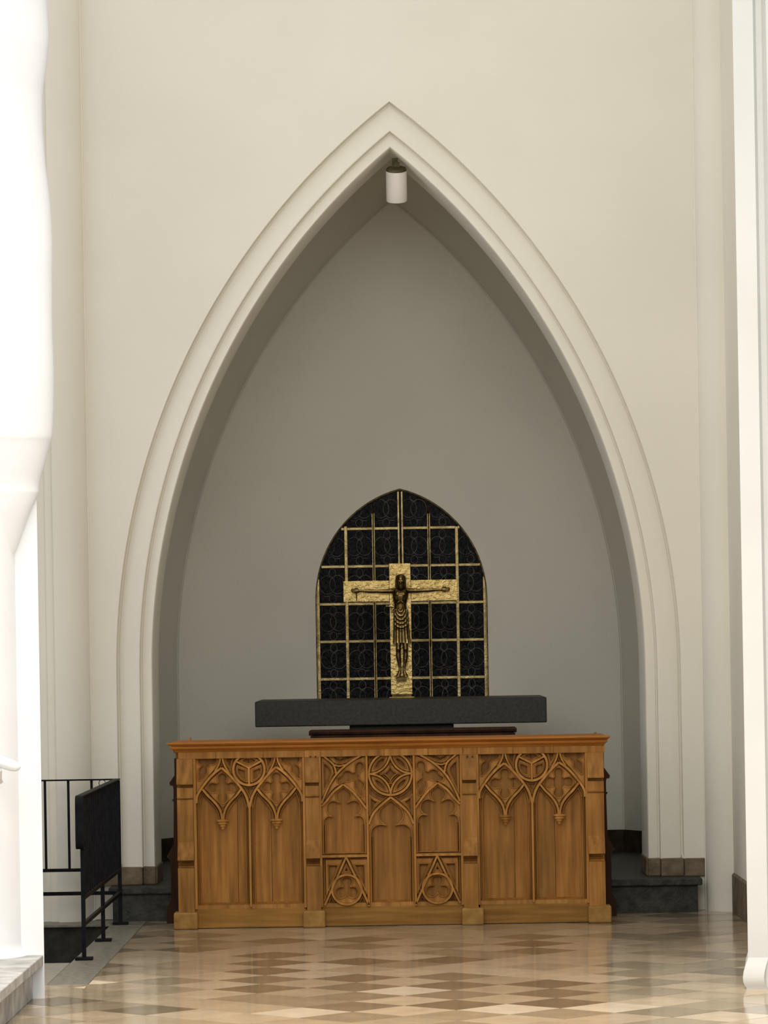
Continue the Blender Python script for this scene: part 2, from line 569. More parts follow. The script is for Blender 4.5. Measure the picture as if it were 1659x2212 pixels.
# ------------------------------------------------------------------ chapel behind the arch
Y_B = 3.30
nprof = [(A_IN - 0.004, 1.30), (2.45, 1.302), (1.400, Y_B), (1.400, Y_B + 0.026), (1.389, Y_B + 0.026), (1.389, Y_B + 0.012)]
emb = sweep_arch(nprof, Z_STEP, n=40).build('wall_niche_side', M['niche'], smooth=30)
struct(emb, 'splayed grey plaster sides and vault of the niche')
# window opening in the niche back wall
Y_N = Y_B + 0.012
WD = Y_N + D0
wa, wtop = 0.541, 2.491
WAX = -0.018
w_zs = 1.80
w_e = (((wtop - w_zs) ** 2 + wa ** 2) / (2 * wa)) - wa
wpath = arch_path(wa, 1.085, 18, WAX, w_e, w_zs, 3)
outer = arch_path(1.389, Z_STEP, 40)
nb = MB()
loops = [outer, list(reversed(wpath))]
flat = [p for l in loops for p in l]
tri = tessellate_polygon([[Vector((p[0], p[1], 0)) for p in l] for l in loops])
nb.add([(p[0], Y_N, p[1]) for p in flat], [tuple(t) for t in tri])
m = len(wpath)
nb.add([(p[0], Y_N, p[1]) for p in wpath] + [(p[0], Y_N + 0.08, p[1]) for p in wpath],
       [(i, (i + 1) % m, m + (i + 1) % m, m + i) for i in range(m)])
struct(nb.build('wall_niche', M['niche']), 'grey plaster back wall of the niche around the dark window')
# skirting in the niche
mb = MB()
mb.box(AX - 1.387, AX + 1.387, Y_B - 0.02, Y_N + 0.01, Z_STEP, 0.324)
struct(mb.build('baseboard_niche', M['skirt']), 'dark stone skirting at the foot of the niche wall')
mb = MB()
for s in (-1, 1):
    a = [(AX + s * 1.40, Y_B), (AX + s * 2.45, 1.31), (AX + s * 2.41, 1.31), (AX + s * 1.389, Y_B - 0.03), (AX + s * 1.389, Y_B)]
    mb.prism(a, 'z', Z_STEP, 0.324)
struct(mb.build('baseboard_niche_side', M['skirt']), 'dark stone skirting along the splayed niche sides')

# raised floor of the niche with its step
mb = MB()
mb.box(-1.64, 1.597, 0.615, 3.5, -0.05, 0.150)
mb.box(-2.6, 2.5, 1.2, 3.5, -0.05, 0.148)
fl2 = struct(mb.build('floor_niche', M['darkstone']), 'dark stone riser below the niche floor')
for (x0, x1) in [(-1.66, -0.62), (-0.617, 0.50), (0.503, 1.62)]:
    MB().bbox(x0, x1, 0.575, 1.22, 0.152, Z_STEP, 0.006).build('step_slab', M['darkstone'], fl2)
MB().box(-2.6, 2.5, 1.222, 3.5, 0.149, Z_STEP - 0.0005).build('floor_slab', M['darkstone'], fl2)

# ------------------------------------------------------------------ window with gilt bars
win = MB().box(WAX - 0.6, WAX + 0.6, Y_N + 0.075, Y_N + 0.09, 1.06, 2.52).build('window_1', M['dark'])
struct(win, 'dark pointed window with gilt bars in the niche wall')


def in_arch(x, z, inset=0.0):
    a = wa - inset
    dx = abs(x - WAX)
    if z <= w_zs:
        return dx <= a
    R = a + w_e
    return (dx + w_e) ** 2 + (z - w_zs) ** 2 <= R * R


def arch_halfwidth(z, inset=0.0):
    if z <= w_zs:
        return wa - inset
    R = wa - inset + w_e
    q = R * R - (z - w_zs) ** 2
    return (math.sqrt(q) - w_e) if q > w_e * w_e else 0.0


WS = F / WD
colx = [WAX + (p - 864.5) / WS for p in (689.5, 748, 807, 865, 927, 987.5, 1045)]
rowz = [CAMZ - (p - VPY) / WS for p in (1060, 1140, 1220.5, 1301.5, 1382.5, 1463, 1545)]
colx = [WAX - 0.523, WAX - 0.344, WAX - 0.170, WAX + 0.001, WAX + 0.179, WAX + 0.354, WAX + 0.523]
rowz = [2.46, 2.243, 2.006, 1.770, 1.534, 1.298, 1.062]
apoly = [p for p in arch_path(wa - 0.008, 1.0, 18, WAX, w_e, w_zs, 2)]


def clip_to_arch(poly):
    """keep the part of a small convex polygon inside the pointed outline (outline is convex)"""
    n = len(apoly)
    cx, cz = WAX, 1.6
    for i in range(n):
        p, q = apoly[i], apoly[(i + 1) % n]
        a, b = (q[1] - p[1]), -(q[0] - p[0])
        c = a * p[0] + b * p[1]
        if a * cx + b * cz > c:
            a, b, c = -a, -b, -c
        poly = clip_poly(poly, a, b, c)
        if len(poly) < 3:
            return []
    return poly


YW = Y_N + 0.045
for r in range(6):
    for c in range(6):
        x0, x1 = colx[c], colx[c + 1]
        z1, z0 = rowz[r], rowz[r + 1]
        if r == 0:
            z1 = 2.50
        if z0 < 1.1:
            z0 = 1.088
        poly = clip_to_arch([(x0, z0), (x1, z0), (x1, z1), (x0, z1)])
        if len(poly) < 3:
            continue
        ar = abs(sum(poly[i][0] * poly[(i + 1) % len(poly)][1] - poly[(i + 1) % len(poly)][0] * poly[i][1] for i in range(len(poly)))) / 2
        if ar < 0.002:
            continue
        po = MB().prism(poly, 'y', YW, YW + 0.02).build('pane', M['pane'], win)
        # thin wire figure: two overlapping rings, small rings above and below, two dashes
        cx, zt = (x0 + x1) / 2, (rowz[r] if r else rowz[1] + 0.236)
        hgt = 0.236
        wm = MB()
        jx = random.uniform(-0.004, 0.004)

        def wire(pts):
            run = []
            for p in pts + [None]:
                if p is not None and in_arch(p[0], p[1], 0.02) and p[1] > 1.09:
                    run.append((p[0], YW - 0.004, p[1]))
                else:
                    if len(run) > 2:
                        wm.tube(run, 0.00135, 4)
                    run = []
        for sx in (-1, 1):
            c0 = (cx + jx + sx * 0.032, zt - 0.112 + random.uniform(-0.003, 0.003))
            wire([(c0[0] + 0.050 * math.cos(t), c0[1] + 0.058 * math.sin(t)) for t in [2 * math.pi * i / 28 for i in range(29)]])
            wire([(cx + jx + sx * 0.022, zt - 0.185), (cx + jx + sx * 0.036, zt - 0.186), (cx + jx + sx * 0.052, zt - 0.186)])
        wire([(cx + jx + 0.021 * math.cos(t), zt - 0.042 + 0.030 * math.sin(t)) for t in [2 * math.pi * i / 18 for i in range(19)]])
        wire([(cx + jx + 0.022 * math.cos(t), zt - 0.200 + 0.026 * math.sin(t)) for t in [2 * math.pi * i / 18 for i in range(19)]])
        if wm.v:
            wm.build('wire_ornament', M['wire'], po)


def top_at(x):
    lo, hi = w_zs, wtop
    if abs(x - WAX) >= wa - 0.012:
        return w_zs
    for _ in range(40):
        md = (lo + hi) / 2
        if arch_halfwidth(md, 0.012) > abs(x - WAX):
            lo = md
        else:
            hi = md
    return lo


def vbar(x, w, ztop, y=YW - 0.014):
    MB().bbox(x - w / 2, x + w / 2, y, YW + 0.012, 1.088, ztop, 0.0025).build('bar', M['goldbar'], win)


for i, x in enumerate(colx):
    if i == 3:                                   # double meeting bar
        for s in (-1, 1):
            vbar(x + s * 0.0115, 0.013, top_at(x) - 0.004)
    elif i in (2, 4):                            # hinged double bars
        for s in (-1, 1):
            vbar(x + s * 0.006, 0.0085, top_at(x + 0.02 * (1 if x > WAX else -1)) - 0.06)
        for zz in (top_at(x) - 0.045, 1.515, 1.125):
            MB().tube([(x, YW - 0.012, zz - 0.022), (x, YW - 0.012, zz + 0.022)], 0.006, 8).build('hinge', M['darkbronze'], win)
    elif i in (1, 5):
        vbar(x, 0.021, top_at(x + 0.012 * (1 if x > WAX else -1)))
    else:
        vbar(x, 0.017, 1.93)
        MB().bbox(x + (-0.024 if i == 0 else 0.004), x + (-0.004 if i == 0 else 0.024), YW - 0.018, YW + 0.012, 1.088, 1.86, 0.003).build('bar', M['goldbar'], win)
for z in rowz[1:6]:
    xs = colx[:]
    hw = arch_halfwidth(z + 0.004, 0.004)
    pts = [WAX - hw] + [x for x in xs if abs(x - WAX) < hw - 0.02] + [WAX + hw]
    for a, b in zip(pts[:-1], pts[1:]):
        MB().bbox(a + 0.004, b - 0.004, YW - 0.011, YW + 0.010, z - 0.009, z + 0.009, 0.0025).build('bar', M['goldbar'], win)
# dark edging of the opening
mb = MB()
ep = arch_path(wa - 0.004, 1.09, 18, WAX, w_e, w_zs, 3)
mb.rib(ep, [(-0.004, YW + 0.01), (-0.004, YW - 0.02), (0.006, YW - 0.02), (0.006, YW + 0.01)])
mb.build('edging', M['darkbronze'], win)

# ------------------------------------------------------------------ floor
floor_y0 = -9.0
fm = MB()
fm.box(-1.45, 1.797, floor_y0, 0.80, -0.06, -0.003)
fm.box(-1.66, -1.45, floor_y0, -3.08, -0.06, -0.003)
fm.box(-4.6, -1.62, -3.72, -3.08, -0.06, -0.003)
fm.box(1.797, 4.6, floor_y0, -2.6, -0.06, -0.003)
fm.box(-4.6, 4.6, -22.0, floor_y0, -0.06, -0.003)
floor = fm.build('floor', M['joint'])
struct(floor, 'polished floor of light and dark limestone squares laid diagonally')
DG = 0.426
TX0, TD0 = 0.185, 15.68
hx = DG / 2 - 0.0030
tile_me = MB()
tile_me.add([(-hx, 0, -0.0025), (0, -hx, -0.0025), (hx, 0, -0.0025), (0, hx, -0.0025), (-hx, 0, 0), (0, -hx, 0), (hx, 0, 0), (0, hx, 0)],
            [(4, 5, 6, 7), (0, 1, 5, 4), (1, 2, 6, 5), (2, 3, 7, 6), (3, 0, 4, 7)])
tile_mesh = tile_me.mesh('floor_tile')
tile_mesh.materials.append(M['tile'])
DARK = [(0.175, 0.132, 0.082), (0.205, 0.157, 0.099), (0.24, 0.185, 0.118), (0.29, 0.224, 0.144), (0.35, 0.275, 0.18)]
LIGHT = [(0.42, 0.325, 0.215), (0.45, 0.35, 0.235), (0.395, 0.305, 0.20), (0.48, 0.385, 0.265), (0.55, 0.455, 0.33)]
special = []
for (px, py, c) in [(589, 2041, 0), (585, 2059, 0), (575, 2077, 0), (567, 2097, 0), (560, 2115, 1), (770, 2073, 0), (773, 2111, 0), (766, 2131, 1), (763, 2151, 2), (759, 2176, 1), (965, 2070, 0),
                    (972, 2129, 0), (972, 2151, 2), (972, 2174, 0), (972, 2196, 3), (1185, 2126, 0), (1154, 2031, 0), (683, 2104, 8), (867, 2140, 9), (647, 2190, 9), (647, 2167, 3), (1107, 2183, 9), (1310, 2183, 9), (1290, 2113, 8), (1320, 2064, 6)]:
    p = W(px, py, D0)
    d = CAMZ * F / ((px - VPX) * SR + (py - VPY) * CR)
    q = W(px, py, d)
    special.append((q.x, q.y, c))
pal = DARK + LIGHT
for mi in range(-9, 9):
    for ni in range(-11, 23):
        if (mi + ni) % 2:
            continue
        x = TX0 + mi * DG / 2
        y = TD0 + ni * DG / 2 - D0
        if y > 0.95 or y < -5.6:
            continue
        if y < -4.95 and abs(x) > 1.9:
            continue
        poly = [(x - hx, y), (x, y - hx), (x + hx, y), (x, y + hx)]
        if y > -3.08 - 0.3:
            # right of the kerb only, when beyond its near end
            if y - hx > -3.08:
                cp = clip_poly(poly, -1, 0, 1.449)
            elif x + hx < -1.45:
                cp = clip_poly(poly, 0, 1, -3.082)
            else:
                cp = clip_poly(poly, -1, 0, 1.449) if x > -1.5 else clip_poly(poly, 0, 1, -3.082)
        else:
            cp = poly
        if y < -3.6:
            cp = clip_poly(cp, -1, 0, 1.645) if cp else cp
        if cp:
            cp = clip_poly(cp, 1, 0, 1.796) if y > -2.6 else cp
        if cp:
            cp = clip_poly(cp, 0, 1, 0.614 if x < 1.55 else 0.77)
        if not cp or len(cp) < 3:
            continue
        ar = abs(sum(cp[i][0] * cp[(i + 1) % len(cp)][1] - cp[(i + 1) % len(cp)][0] * cp[i][1] for i in range(len(cp)))) / 2
        if ar < 0.004:
            continue
        if ar > 2 * hx * hx - 1e-5:
            t = bpy.data.objects.new('tile', tile_mesh)
            t.location = (x, y, 0)
            t.rotation_euler = (random.uniform(-0.0012, 0.0012), random.uniform(-0.0012, 0.0012), 0)
            COL.objects.link(t)
            t.parent = floor
        else:
            t = MB().prism(cp, 'z', -0.0025, 0.0).build('tile', M['tile'], floor)
        c = random.choice(DARK + DARK[2:] if random.random() < 0.72 else LIGHT[:3]) if mi % 2 == 0 else random.choice(LIGHT[:4] + LIGHT[:3] if random.random() < 0.8 else DARK[3:])
        for (sx, sy, ci) in special:
            if abs(sx - x) + abs(sy - y) < DG / 2 * 0.9:
                c = pal[ci]
        k = random.uniform(0.94, 1.06)
        t.color = (c[0] * k, c[1] * k, c[2] * k, 1)

# kerb beside the stairwell
kb = struct(MB().bbox(-1.634, -1.452, -3.09, 0.30, -0.30, 0.001, 0.003).build('kerb', M['kerb']), 'grey stone kerb carrying the railing feet')
mb = MB().bbox(-4.6, -1.637, -3.06, -1.94, -0.2, -0.001, 0.003)
struct(mb.build('floor_landing', M['landing']), 'pale stone landing in front of the stairwell')
# stairwell
mb = MB()
mb.box(-4.6, -1.634, 0.46, 0.72, -1.6, -0.012)
mb.box(-4.6, -1.634, -1.95, -1.90, -1.6, -0.19)
mb.box(-1.64, -1.60, -1.95, 0.5, -1.6, -0.29)
mb.box(-4.6, -1.60, -1.95, 0.6, -1.65, -1.6)
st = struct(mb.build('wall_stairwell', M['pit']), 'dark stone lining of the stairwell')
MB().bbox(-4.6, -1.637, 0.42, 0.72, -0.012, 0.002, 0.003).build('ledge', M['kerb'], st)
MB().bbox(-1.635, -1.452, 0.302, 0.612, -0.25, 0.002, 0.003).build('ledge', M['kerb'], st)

# ------------------------------------------------------------------ iron railing
RX, RY0, RY1 = -1.580, 17.28 - D0, 19.48 - D0
rail = empty('stair_railing', (RX, RY0, 0))
tag(rail, 'black iron railing with upright bars around the stairwell', 'railing')
inv = Matrix.Translation((-RX, -RY0, 0))


def rp(mb, name, mat=None, smooth=None):
    mb.v = [(x - RX, y - RY0, z) for (x, y, z) in mb.v]
    return mb.build(name, mat or M['iron'], rail, smooth)


ZT, ZM, ZL = 0.800, 0.305, 0.176
for y in (RY0, (RY0 + RY1) / 2, RY1):
    rp(MB().bbox(RX - 0.010, RX + 0.010, y - 0.010, y + 0.010, 0.004, ZM if y == (RY0 + RY1) / 2 else ZT - 0.01, 0.002), 'post')
    rp(MB().bbox(RX - 0.042, RX + 0.042, y - 0.03, y + 0.03, 0.0, 0.016, 0.003), 'foot_plate')
rp(MB().bbox(RX - 0.008, RX + 0.010, RY0, RY1, ZM - 0.012, ZM + 0.008, 0.002), 'rail')
rp(MB().bbox(RX - 0.008, RX + 0.010, RY0, RY1, ZL - 0.010, ZL + 0.010, 0.002), 'rail')
# flat handrail whose near end turns down
hr = [(RX - 0.020, RY1 + 0.02, ZT), (RX - 0.020, RY0 - 0.02, ZT)]
mb = MB()
mb.bbox(RX - 0.026, RX + 0.011, RY0 - 0.03, RY1 + 0.02, ZT - 0.008, ZT, 0.003)
rp(mb, 'handrail')
mb = MB()
prf = [(RY0 - 0.03, ZT - 0.001)]
for i in range(7):
    g = math.pi / 2 * i / 6
    prf.append((RY0 - 0.03 - 0.035 * math.sin(g), ZT - 0.036 + 0.035 * math.cos(g)))
prf += [(RY0 - 0.068, 0.60)]
for i in range(7):
    g = math.pi / 2 * i / 6
    prf.append((RY0 - 0.033 - 0.035 * math.cos(g), 0.575 - 0.035 * math.sin(g)))
prf += [(RY0 - 0.01, 0.540), (RY0 - 0.01, 0.548)]
inner = []
for i in range(7):
    g = math.pi / 2 * (6 - i) / 6
    inner.append((RY0 - 0.033 - 0.027 * math.cos(g), 0.575 - 0.027 * math.sin(g)))
inner += [(RY0 - 0.060, 0.60)]
for i in range(7):
    g = math.pi / 2 * (6 - i) / 6
    inner.append((RY0 - 0.03 - 0.027 * math.sin(g), ZT - 0.036 + 0.027 * math.cos(g)))
prf += inner + [(RY0 - 0.03, ZT - 0.009)]
mb.prism(prf, 'x', RX - 0.027, RX + 0.011)
rp(mb, 'handrail_end')
nb_ = 17
for i in range(1, nb_):
    y = RY0 + (RY1 - RY0) * i / nb_
    rp(MB().box(RX - 0.007, RX + 0.007, y - 0.007, y + 0.007, ZM, ZT - 0.007), 'baluster')
# cross section in front of the wall
xr0 = -2.9
rp(MB().bbox(xr0, RX, RY1 - 0.018, RY1 + 0.018, ZT - 0.008, ZT, 0.002), 'handrail')
rp(MB().bbox(xr0, RX, RY1 - 0.009, RY1 + 0.009, ZM - 0.010, ZM + 0.008, 0.002), 'rail')
rp(MB().bbox(xr0, RX, RY1 - 0.009, RY1 + 0.009, ZL - 0.010, ZL + 0.010, 0.002), 'rail')
for i in range(1, 10):
    x = RX - 0.018 - 0.1275 * i
    if x > xr0:
        rp(MB().box(x - 0.0065, x + 0.0065, RY1 - 0.0065, RY1 + 0.0065, ZM, ZT - 0.007), 'baluster')
ringp = [(RX - 0.085 + 0.018 * math.cos(2 * math.pi * i / 16), RY1 - 0.025, ZT - 0.022 + 0.018 * math.sin(2 * math.pi * i / 16)) for i in range(16)]
rp(MB().tube(ringp, 0.0022, 6, True), 'ring', None, 60)

# ------------------------------------------------------------------ wooden altar
altar = empty('wooden_altar', (-0.09, 0.25, 0))
tag(altar, 'carved oak altar front with gothic tracery panels and buttress posts', 'altar')
AO = Vector((-0.09, 0.25, 0))


def ap(mb, name, mat, parent=None, smooth=None):
    mb.v = [(x - AO.x, y - AO.y, z - AO.z) for (x, y, z) in mb.v]
    return mb.build(name, mat, parent or altar, smooth)


def ax(px, py=1800):
    return XZ(px, py)[0]


def az(py, px=848):
    return XZ(px, py)[1]


Y_F = 0.012      # rib / frame face
Y_P = 0.082      # field of the panels
Y_M = 0.046      # middle level of the pierced plates
# carcass
AL, AR = -1.245, 1.052
ZTOPA = az(1611)
ap(MB().box(AL, AR, 0.106, 0.54, 0.02, ZTOPA), 'carcass', M['oak'])
# cap moulding
zc = az(1596.5)
capp = [(-0.035, zc), (-0.035, zc - 0.008), (-0.026, zc - 0.014), (-0.012, zc - 0.019), (-0.008, zc - 0.021), (-0.016, zc - 0.024), (-0.020, zc - 0.030), (-0.016, zc - 0.036),
        (-0.004, zc - 0.039), (0.004, zc - 0.046), (0.010, zc - 0.054), (0.020, zc - 0.057), (0.09, zc - 0.057), (0.09, zc)]
mbc = MB()
n = len(capp)
vs = []
for (y, z) in capp:
    o = -y
    vs.append((AL - 0.004 + (y if y < 0.02 else 0), y, z))
for (y, z) in capp:
    vs.append((AR + 0.004 - (y if y < 0.02 else 0), y, z))
fs = [(i, (i + 1) % n, n + (i + 1) % n, n + i) for i in range(n)]
fs += [tuple(range(n)), tuple(n + i for i in reversed(range(n)))]
mbc.add(vs, fs)
ap(mbc, 'cap_moulding', M['oakcap'], None, 50)
ap(MB().box(AL - 0.02, AR + 0.02, 0.089, 0.56, zc - 0.03, zc - 0.002), 'top_board', M['oakcap'])
for (px, py) in ((407, 1598), (1283, 1586)):
    x, z = XZ(px, py, D0 + 0.5)
    ap(MB().prism([(x - 0.022, zc - 0.03), (x + 0.012, zc - 0.03), (x + 0.014, z + 0.012), (x + 0.004, z + 0.010)], 'y', 0.48, 0.52), 'peg', M['oak'])

# frieze boards
for (a, b) in [(384, 466), (466, 568), (568, 657), (657, 692), (692, 830), (830, 925), (925, 999), (999, 1032), (1032, 1108), (1108, 1195), (1195, 1307)]:
    ap(MB().bbox(ax(a, 1625) + 0.0008, ax(b, 1625) - 0.0008, 0.008, 0.106, az(1632.5), az(1618), 0.0012), 'frieze_board', M['oak'])

# plinth boards
for (a, b) in [(420, 662), (694, 1003), (1038, 1274)]:
    ap(MB().prism([(0.022, 0.003), (0.022, az(1961)), (0.032, az(1957.5)), (0.10, az(1955)), (0.10, 0.003)], 'x', ax(a, 1980), ax(b, 1980)), 'plinth_board', M['oakh'])

# posts shaped like stepped buttresses
def butt_profile():
    z = az
    return [(0.09, z(1632)), (0.010, z(1632)), (-0.006, z(1660)), (-0.026, z(1684)), (-0.026, z(1687)), (-0.012, z(1688)), (0.034, z(1688.5)), (0.036, z(1693.5)), (0.002, z(1694.5)),
            (0.000, z(1714)), (-0.009, z(1715)), (-0.009, z(1717)), (0.012, z(1718)), (0.012, z(1720)), (0.002, z(1720.5)), (0.002, z(1812)), (-0.034, z(1846)), (-0.036, z(1850.5)), (-0.010, z(1851.5)), (0.034, z(1852)), (0.036, z(1857)), (0.016, z(1860)), (0.030, z(1864)), (0.030, z(1867.5)),
            (-0.014, z(1868)), (-0.014, z(1965)), (0.09, z(1965))]


posts = [(383.5, 418.5), (661, 691.5), (1000, 1031), (1270.5, 1306)]
BP = butt_profile()
for (a, b) in posts:
    x0, x1 = ax(a), ax(b)
    ap(MB().prism([(y, z) for (y, z) in BP], 'x', x0, x1), 'post', M['oak'])
for (a, b) in [(376.5, 428), (655.5, 703.5), (998, 1045), (1270.5, 1320.5)]:
    x0, x1 = ax(a, 1985), ax(b, 1985)
    blk = MB().bbox(x0, x1, -0.046, 0.09, 0.0, az(1963), 0.009)
    ap(blk, 'base_block', M['oakblock'])
# side buttresses
def side_profile(s):
    z = az
    raw = [(0.0, 1636), (0.030, 1660), (0.062, 1678), (0.058, 1684), (0.044, 1684), (0.040, 1690), (0.040, 1712), (0.049, 1715), (0.040, 1719), (0.044, 1810), (0.080, 1834), (0.082, 1838), (0.066, 1843),
           (0.062, 1852), (0.062, 1930), (0.086, 1946), (0.088, 1995), (0.0, 1995)]
    out = []
    for (o, py) in raw:
        d = D0 + 0.44
        out.append((o, max(CAMZ - (py + 4.5 - VPY) * d / F, 0.0)))
    return out


for s, xe in ((-1, AL + 0.004), (1, AR - 0.004)):
    sp = [(xe + s * o, z) for (o, z) in side_profile(s)]
    ap(MB().prism(sp, 'y', 0.42, 0.53), 'side_buttress', M['darkwood'])
    ap(MB().box(min(xe - s * 0.02, xe + s * 0.012), max(xe - s * 0.02, xe + s * 0.012), 0.09, 0.53, 0.03, az(1632)), 'side_panel', M['darkwood'])


def prof_main(w, top=Y_F, base=Y_P):
    h = w * 1.30 / 2
    mid = base - (base - top) * 0.45
    half = [(h + 0.0125, base), (h + 0.0115, mid + 0.002), (h + 0.0100, mid), (h + 0.0078, mid), (h + 0.0072, base - 0.004), (h + 0.0022, base - 0.004), (h + 0.0004, top + 0.003), (h - 0.0016, top)]
    return [(-w_, y_) for (w_, y_) in half] + list(reversed(half))


def prof_fine(w, top=Y_M - 0.004, base=Y_P):
    h = w / 2
    return [(-h - 0.003, base), (-h, top + 0.002), (-h + 0.001, top), (h - 0.001, top), (h, top + 0.002), (h + 0.003, base)]


def tracery(bay_lines, plates, fines, mirror_x, parent, rims=()):
    """bay_lines / plates / fines are in (x,z); everything is also mirrored about mirror_x"""
    mb = MB()
    mx = lambda pts: [(2 * mirror_x - x, z) for (x, z) in pts]
    cnt = [0]

    def lift():                     # no two faces of the carving lie exactly level
        cnt[0] += 1
        return (cnt[0] % 23) * 0.00009
    for (pts, w, mir, closed) in bay_lines:
        for q in ([pts, mx(pts)] if mir else [pts]):
            e = lift()
            mb.rib(q, prof_main(w, Y_F + e, Y_P + e), closed)
    for (pts, w, mir, closed) in fines:
        for q in ([pts, mx(pts)] if mir else [pts]):
            e = lift()
            mb.rib(q, prof_fine(w, Y_M - 0.004 + e), closed)
    for (o, hs, mir) in plates:
        mb.plate(o, hs, Y_M + lift(), Y_P + 0.001)
        if mir:
            mb.plate(mx(o), [mx(h) for h in hs], Y_M + lift(), Y_P + 0.001)
        for h in hs:
            for q in ([h, mx(h)] if mir else [h]):
                e = lift()
                mb.rib(q, prof_fine(0.0036, Y_M - 0.010 + e, Y_M + 0.004), True)
    for (pts, mir) in rims:
        for q in ([pts, mx(pts)] if mir else [pts]):
            e = lift()
            mb.rib(q, prof_fine(0.0046, Y_M - 0.012 + e, Y_M + 0.006))
    return ap(mb, 'tracery', M['oaklit'], parent, 35)


def field(planks, z0, z1, name='panel'):
    """backing panel with its planks"""
    xs0, xs1 = planks[0], planks[-1]
    back = ap(MB().box(xs0 - 0.004, xs1 + 0.004, Y_P + 0.010, Y_P + 0.022, z0, z1), name, M['oak'])
    for a, b in zip(planks[:-1], planks[1:]):
        ap(MB().bbox(a + 0.0012, b - 0.0012, Y_P, Y_P + 0.012, z0, z1, 0.0015), 'plank', M['oak'], back)
    return back


def pendant(x, ztop, parent):
    pr = [(0.010, 0.004), (0.034, 0.0), (0.035, -0.006), (0.031, -0.010), (0.024, -0.013), (0.027, -0.017), (0.026, -0.022), (0.018, -0.026), (0.016, -0.028), (0.018, -0.032), (0.015, -0.037), (0.008, -0.041), (0.009, -0.045), (0.006, -0.051), (0.001, -0.055)]
    return ap(MB().lathe((x, Y_F + 0.018, ztop), pr, 20, 1.0, 0.85), 'pendant', M['oaklit'], parent, 50)


# ---- side bays (same carving in both)
def side_bay(conv, xc, planks):
    C = lambda l: [conv(x, y) for (x, y) in l]
    lines, fines, plates = [], [], []
    lines.append((C([(120, 190), (120, 2150)]), 0.011, True, False))
    lines.append((C([(100, 160), (820, 160)]), 0.012, True, False))
    lines.append((C([(820, 790), (820, 2130)]), 0.0085, False, False))
    lines.append((C(smooth_line([(140, 790), (152, 700), (215, 595), (300, 487), (390, 400), (472, 345)])), 0.0095, True, False))
    lines.append((C(smooth_line([(472, 345), (560, 425), (650, 525), (730, 625), (785, 730), (818, 860)])), 0.0095, True, False))
    lines.append((C(smooth_line([(222, 615), (290, 700), (370, 780), (430, 862), (458, 940), (468, 1015)])), 0.0085, True, False))
    lines.append((C(smooth_line([(724, 612), (655, 700), (575, 780), (518, 862), (490, 940), (480, 1015)])), 0.0085, True, False))
    lines.append((C(smooth_line([(455, 175), (452, 250), (430, 310), (385, 390)])), 0.0070, True, False))
    lines.append((C(smooth_line([(482, 175), (488, 250), (520, 335), (572, 425)])), 0.0070, True, False))
    ring = [conv(*p) for p in circle((820, 372), 200, 44)]
    lines.append((ring, 0.0095, False, True))
    lines.append((C([(820, 350), (652, 262)]), 0.0075, True, False))
    lines.append((C([(820, 350), (820, 560)]), 0.0075, False, False))
    # inner order of the four light heads
    fines.append((C(smooth_line([(176, 2110), (176, 1500), (176, 930), (190, 775), (226, 680)])), 0.004, True, False))
    fines.append((C(smooth_line([(226, 680), (300, 765), (378, 850), (420, 930), (434, 1010)])), 0.004, True, False))
    fines.append((C(smooth_line([(768, 2110), (768, 1500), (768, 930), (754, 775), (722, 672)])), 0.004, True, False))
    fines.append((C(smooth_line([(722, 672), (652, 755), (575, 850), (530, 930), (516, 1010)])), 0.004, True, False))
    # quatrefoil lozenge
    loz = C([(474, 372), (350, 480), (243, 602), (350, 720), (474, 858), (600, 720), (706, 600), (600, 480)])
    q = [conv(*p) for p in foil((475, 602), [(475, 475, 66), (475, 735, 72), (352, 600, 70), (598, 596, 70), (475, 602, 92)], 72)]
    plates.append((loz, [q], True))
    cor = C(smooth_line([(140, 185), (300, 184), (440, 185), (432, 262), (385, 345), (300, 445), (215, 555), (146, 665), (141, 420), (140, 185)], 3)[:-1])
    cor = C([(142, 186), (440, 186), (434, 255), (415, 305), (370, 365), (300, 445), (215, 555), (146, 665)])
    cf = [conv(*p) for p in foil((275, 290), [(220, 250, 62), (345, 240, 66), (225, 385, 62), (275, 290, 50), (185, 480, 30), (200, 430, 42)], 64)]
    plates.append((cor, [cf], True))
    sp = C([(497, 186), (648, 186), (615, 250), (600, 330), (590, 395), (535, 320), (503, 250)])
    plates.append((sp, [shrink(sp, 0.62)], True))
    # three heart cells of the roundel
    for a0, a1 in ((math.radians(28), math.radians(152)), (math.radians(152), math.radians(270)), (math.radians(270), math.radians(388))):
        am = (a0 + a1) / 2
        hub = (820 + 18 * math.cos(am), 352 - 18 * math.sin(am))
        sec = [hub] + [(820 + 168 * math.cos(a0 + 0.1 + (a1 - a0 - 0.2) * i / 12), 372 - 168 * math.sin(a0 + 0.1 + (a1 - a0 - 0.2) * i / 12)) for i in range(13)]
        cc = (sum(p[0] for p in sec) / 14, sum(p[1] for p in sec) / 14)
        hole = shrink(sec, 0.70, cc)
        for i in range(1, 14):
            k = max(0.0, 1 - abs(i - 7) / 2.6)
            hole[i] = (hole[i][0] + (cc[0] - hole[i][0]) * 0.50 * k, hole[i][1] + (cc[1] - hole[i][1]) * 0.50 * k)
        plates.append(([conv(*p) for p in sec], [[conv(*p) for p in hole]], False))
    z0, z1 = az(1958), az(1632)
    back = field(planks, z0, z1)
    tracery(lines, plates, fines, xc, back)
    px_, pz_ = conv(474, 1012)
    pendant(px_, pz_, back)
    pendant(2 * xc - px_, pz_, back)
    # bottom rail
    ap(MB().prism([(Y_P, z0 + 0.03), (0.05, z0 + 0.022), (0.035, z0 + 0.020), (0.03, z0 - 0.002), (Y_P, z0 - 0.002)], 'x', planks[0], planks[-1]), 'bottom_rail', M['oak'], back)


